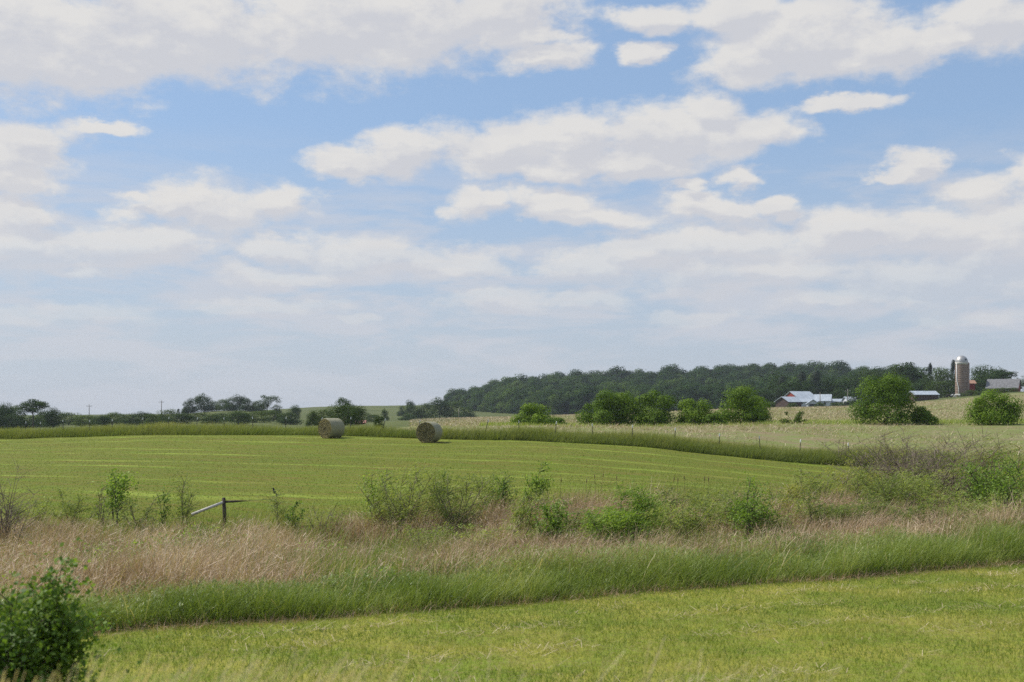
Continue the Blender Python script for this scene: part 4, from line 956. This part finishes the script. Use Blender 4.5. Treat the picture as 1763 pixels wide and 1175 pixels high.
# ------------------------------------------------------------------ utility poles
POLE = surf('pole_wood', (.16, .14, .12), (.26, .23, .20), 5, .9)
def pole(col, top, Y, label, arm=True):
    X = PX(col, Y); z = H(X, Y)-.3; h = EYE+(705-top)/F*Y-z
    t = thing('utility_pole', label, 'utility pole', (X, Y, z), .3, 'wooden utility poles')
    b = MB(); b.tube([(0, 0, 0), (0, 0, h)], [.17, .12], 8); obj('pole', b.mesh('pole', POLE, True), t)
    if arm:
        b = MB(); b.box(-1.1, 1.1, -.06, .06, h-.7, h-.55); obj('crossarm', b.mesh('crossarm', POLE), t)
        for x in (-.95, 0, .95):
            b = MB(); b.tube([(x, 0, h-.55 if x else h), (x, 0, (h-.55 if x else h)+.22)], [.06, .04], 6); obj('insulator', b.mesh('insulator', WHITE), t)
pole(153.5, 697, 480, 'left one of two distant utility poles on the left skyline')
pole(278, 690, 470, 'right one of two distant utility poles on the left skyline')
pole(790, 704, 420, 'pale pole in front of the foot of the wood', False)
pole(1412, 676, 400, 'thin pole in front of the white gabled shed', False)
pole(1459.5, 671, 405, 'thin pole at the right end of the farm sheds')

# ------------------------------------------------------------------ farm
ROOFM = surf('pale_metal_roof', (.34, .38, .42), (.48, .52, .56), .6, .4, .2, stretch=(3, 1, 1)); ROOFG = surf('grey_shingle_roof', (.13, .13, .135), (.20, .20, .205), 1.5, .85)
REDW = surf('red_barn_boards', (.20, .035, .025), (.30, .06, .045), 2, .8, stretch=(6, 6, .5)); BROWNW = surf('dark_brown_boards', (.055, .035, .03), (.11, .075, .06), 2, .85, stretch=(6, 6, .5))
WHITEW = surf('white_siding', (.50, .52, .53), (.68, .69, .70), 2, .6, stretch=(1, 1, 8)); GLASS = surf('dark_window_glass', (.02, .025, .03), (.05, .055, .06), 2, .15, spec=.6)
ORANGE = surf('rusty_orange_roof', (.32, .18, .12), (.42, .25, .17), 2, .7)
def barn(col, Y, wl, dp, eave, ridge, yaw, wallm, roofm, name, label, row=None, wins=2, door=True, zoff=0.0, gablem=None):
    """ridge along local X, length wl; depth dp"""
    X = PX(col, Y); z = H(X, Y)+zoff if row is None else EYE+(705-row)/F*Y
    t = thing(name, label, 'barn' if 'barn' in name else 'shed', (X, Y, z), yaw)
    hx, hy = wl/2, dp/2
    b = MB(); b.prism([(-hy, -1.5), (hy, -1.5), (hy, eave), (0, ridge-.12), (-hy, eave)], -hx, hx, 'x'); obj('wall', b.mesh('wall', wallm), t)
    s = (ridge-eave)/hy; ov = .45; b = MB()
    for sg in (-1, 1):
        y0, z0 = 0, ridge; y1, z1 = sg*(hy+ov), eave-s*ov
        b.prism([(y0, z0), (y1, z1), (y1, z1+.16), (y0, z0+.18)], -hx-ov, hx+ov, 'x')
    obj('roof', b.mesh('roof', roofm), t)
    if gablem:
        for sg in (-1, 1):
            b = MB(); x0, x1 = sorted((sg*(hx+.003), sg*(hx+.06))); b.prism([(-hy*.9, eave+.1), (hy*.9, eave+.1), (0, ridge-.35)], x0, x1, 'x'); obj('gable', b.mesh('gable', gablem), t)
    if door:
        b = MB(); b.box(-hx-.07, -hx-.004, -1.4, 1.4, -1.2, min(2.9, eave-.2)); obj('door', b.mesh('door', WHITEW if wallm is not WHITEW else GLASS), t)
    for k in range(wins):
        x = -hx+(k+1)*wl/(wins+1); f = MB(); f.box(x-.55, x+.55, -hy-.05, -hy-.004, 1.0, 2.1); fo = obj('window', f.mesh('window', WHITEW), t)
        g = MB(); g.box(x-.45, x+.45, -hy-.075, -hy-.052, 1.1, 2.0); obj('pane', g.mesh('pane', GLASS), fo)
    return t
barn(1357.5, 425, 6.8, 6.5, 2.3, 4.0, R(34), BROWNW, ROOFM, 'small_barn', 'small dark brown barn with a pale roof, nearest of the farm sheds', 702.5, 1, False)
barn(1377, 455, 9.0, 11.0, 3.4, 6.3, R(24), WHITEW, ROOFM, 'barn', 'big barn with pale roof and red gable behind the dark brown barn', 702, gablem=REDW)
barn(1383, 440, 9, 5, 2.0, 2.9, R(4), WHITEW, ROOFM, 'shed', 'long low pale shed joining the dark barn and the gabled shed', 701)
barn(1417, 445, 5.8, 9, 2.6, 5.0, R(-18), WHITEW, ROOFM, 'shed', 'white gabled shed with a steep pale roof in the middle of the farm', 702)
barn(1399, 430, 4.5, 4, 1.6, 2.9, R(80), WHITEW, ROOFM, 'shed', 'small grey gable shed in front between the two larger sheds', 702, 0)
barn(1440, 450, 6.5, 5, 1.9, 2.8, R(5), WHITEW, ROOFM, 'shed', 'low flat white shed left of the small conifer', 700)
barn(1468, 445, 6.0, 6, 2.4, 3.9, R(5), WHITEW, ROOFM, 'shed', 'white shed with a tall pale roof at the right end of the farm sheds', 701)
barn(1589, 415, 8.6, 6.5, 1.4, 2.6, R(3), BROWNW, ROOFM, 'shed', 'long low shed with a white roof half hidden by the largest bush', 686.5, 0, False)
barn(1728, 440, 11.0, 8.0, 2.3, 5.6, R(-32), REDW, ROOFG, 'barn', 'grey roofed barn with a dark red gable at the right edge', 678.5, 2, False)
barn(1670.5, 452, 2.6, 3.2, 4.6, 5.6, R(0), REDW, ORANGE, 'red_shed', 'narrow red shed with an orange roof beside the silo', 680, 0, False)

# silo
Ys = 445; Xs = PX(1655.5, Ys); zs = EYE+(705-684)/F*Ys; rs = 10.3/F*Ys; hs = (684-628)/F*Ys
STAVE = surf('brown_concrete_staves', (.22, .165, .13), (.32, .245, .195), 1.2, .85, stretch=(1, 1, 2)); DOME = surf('galvanised_dome', (.33, .32, .31), (.48, .47, .45), 1.5, .45, .6); HOOP = surf('rusty_hoop', (.12, .07, .05), (.2, .12, .09), 3, .8)
PALE = surf('pale_concrete', (.45, .43, .39), (.6, .57, .52), 2, .8)
t = thing('silo', 'tall brown concrete silo with a silver dome beside the farm', 'silo', (Xs, Ys, zs))
b = MB(); b.lathe([(rs, -2), (rs, hs)], 40); obj('wall', b.mesh('wall', STAVE, True), t)
b = MB(); zt = hs; b.lathe([(rs*1.002, zt), (rs*1.02, zt), (rs*1.02, zt+.9), (rs*.99, zt+.95), (rs*.99, zt)], 40); obj('top_band', b.mesh('top_band', PALE, True), t)
b = MB(); b.lathe([(rs*1.03*math.cos(a), zt+.95+rs*1.12*math.sin(a)) for a in np.linspace(0, math.pi/2-.001, 12)], 40); dm = obj('dome', b.mesh('dome', DOME, True), t)
b = MB(); b.box(.45, 1.05, -rs*.93-.1, -rs*.5, zt+1.55, zt+2.15); obj('hatch', b.mesh('hatch', GLASS), dm)
b = MB()
for z in np.concatenate([np.arange(.4, hs*.45, .62), np.arange(hs*.45, hs-.1, .8)]): b.lathe([(rs+.003, z), (rs+.05, z), (rs+.05, z+.13), (rs+.003, z+.13)], 40)
obj('hoops', b.mesh('hoops', HOOP, True), t)
b = MB(); b.lathe([(.62, -2), (.62, hs+.6), (.1, hs+.9)], 16); ch = obj('chute', b.mesh('chute', STAVE, True), t); ch.location = (rs*.93, -rs*.30, 0)
b = MB(); b.tube([(-rs*.78, -rs*.75, -1), (-rs*.8, -rs*.77, hs*.28), (-rs*.95, -rs*.45, hs*.5), (-rs*.98, -rs*.35, hs+.8)], .16, 8); obj('fill_pipe', b.mesh('fill_pipe', WHITE, True), t)

# cattle
def cow(col, row, Y, yaw, mat, label, head_down=True, sc=1.0):
    me = bpy.data.meshes.new('cow')
    hd = [(.95, 0, .95), (1.18, 0, .45), (1.32, 0, .18)] if head_down else [(1.0, 0, 1.35), (1.25, 0, 1.55), (1.55, 0, 1.42)]
    pts = [(-.75, 0, 1.12), (-.2, 0, 1.02), (.35, 0, 1.02), (.72, 0, 1.12)]+hd
    ed = [(0,1),(1,2),(2,3),(3,4),(4,5),(5,6)]; rad = [.27,.36,.36,.30,.19,.17,.10]
    for sx, base in ((-.72, 0), (.62, 3)):
        for sy in (-.18, .18):
            i = len(pts); fr = base == 3
            pts += [(sx, sy, .82), (sx+(.02 if fr else .10), sy, .55 if fr else .58), (sx+(.02 if fr else -.06), sy, .38), (sx, sy, .04)]
            ed += [(base, i), (i, i+1), (i+1, i+2), (i+2, i+3)]; rad += [.16, .09, .065, .06]
    i = len(pts); pts += [(-1.0, 0, 1.18), (-1.06, 0, .85), (-1.06, 0, .5)]; ed += [(0, i), (i, i+1), (i+1, i+2)]; rad += [.06, .03, .04]
    h = 5; p = pts[h]; i = len(pts); pts += [(p[0]-.05, .24, p[2]+.05), (p[0]-.05, -.24, p[2]+.05)]; ed += [(h, i), (h, i+1)]; rad += [.05, .05]
    me.from_pydata(pts, ed, []); me.materials.append(mat)
    X = PX(col, Y); z = H(X, Y)
    o = obj('cow', me, loc=(X, Y, z if row is None else z), label=label, category='cow', group='cattle grazing by the silo'); o.rotation_euler = (0, 0, yaw); o.scale = (sc,)*3
    o.modifiers.new('skin', 'SKIN')
    for v_, r_ in zip(me.skin_vertices[0].data, rad): v_.radius = (r_, r_)
    me.skin_vertices[0].data[0].use_root = True; o.modifiers.new('sub', 'SUBSURF').render_levels = 2
COWP = surf('black_and_white_hide', (.02, .018, .016), (.72, .70, .66), 1.4, .7, lo=.48, hi=.52, detail=1); COWW = surf('white_hide', (.55, .53, .49), (.75, .73, .69), 2, .7); COWB = surf('dark_hide', (.02, .016, .013), (.05, .04, .03), 2, .7)
cow(1613.5, 684, 415, R(35), COWW, 'white cow standing on the slope left of the silo')
cow(1634, 682, 420, R(180), COWB, 'dark cow grazing left of the silo')
cow(1641, 682, 418, R(20), COWP, 'black and white cow grazing just left of the silo')
cow(1648.5, 682, 412, R(150), COWW, 'white cow grazing at the foot of the silo')
# red roof far behind the field
barn(620, 380, 3.2, 3, 1.3, 2.0, R(6), REDW, surf('faded_red_roof', (.36, .16, .13), (.46, .22, .18), 2, .7), 'shed', 'far red roof just showing over the grass right of the left bale', 735, 0, False)

# ------------------------------------------------------------------ air
HAZE = 0.00010
if HAZE:
    hm = bpy.data.materials.new('thin_haze'); hm.use_nodes = True; n_ = hm.node_tree; n_.nodes.clear()
    pv = n_.nodes.new('ShaderNodeVolumePrincipled'); pv.inputs['Color'].default_value = (.80, .88, 1.0, 1); pv.inputs['Density'].default_value = HAZE; pv.inputs['Anisotropy'].default_value = .2
    oo = n_.nodes.new('ShaderNodeOutputMaterial'); n_.links.new(pv.outputs[0], oo.inputs['Volume'])
    b = MB(); b.box(-1080, 1080, -45, 1620, -8, 56); me = b.mesh('haze', hm)
    obj('haze', me, label='thin bluish summer haze over the far ridge', category='haze', kind='stuff')
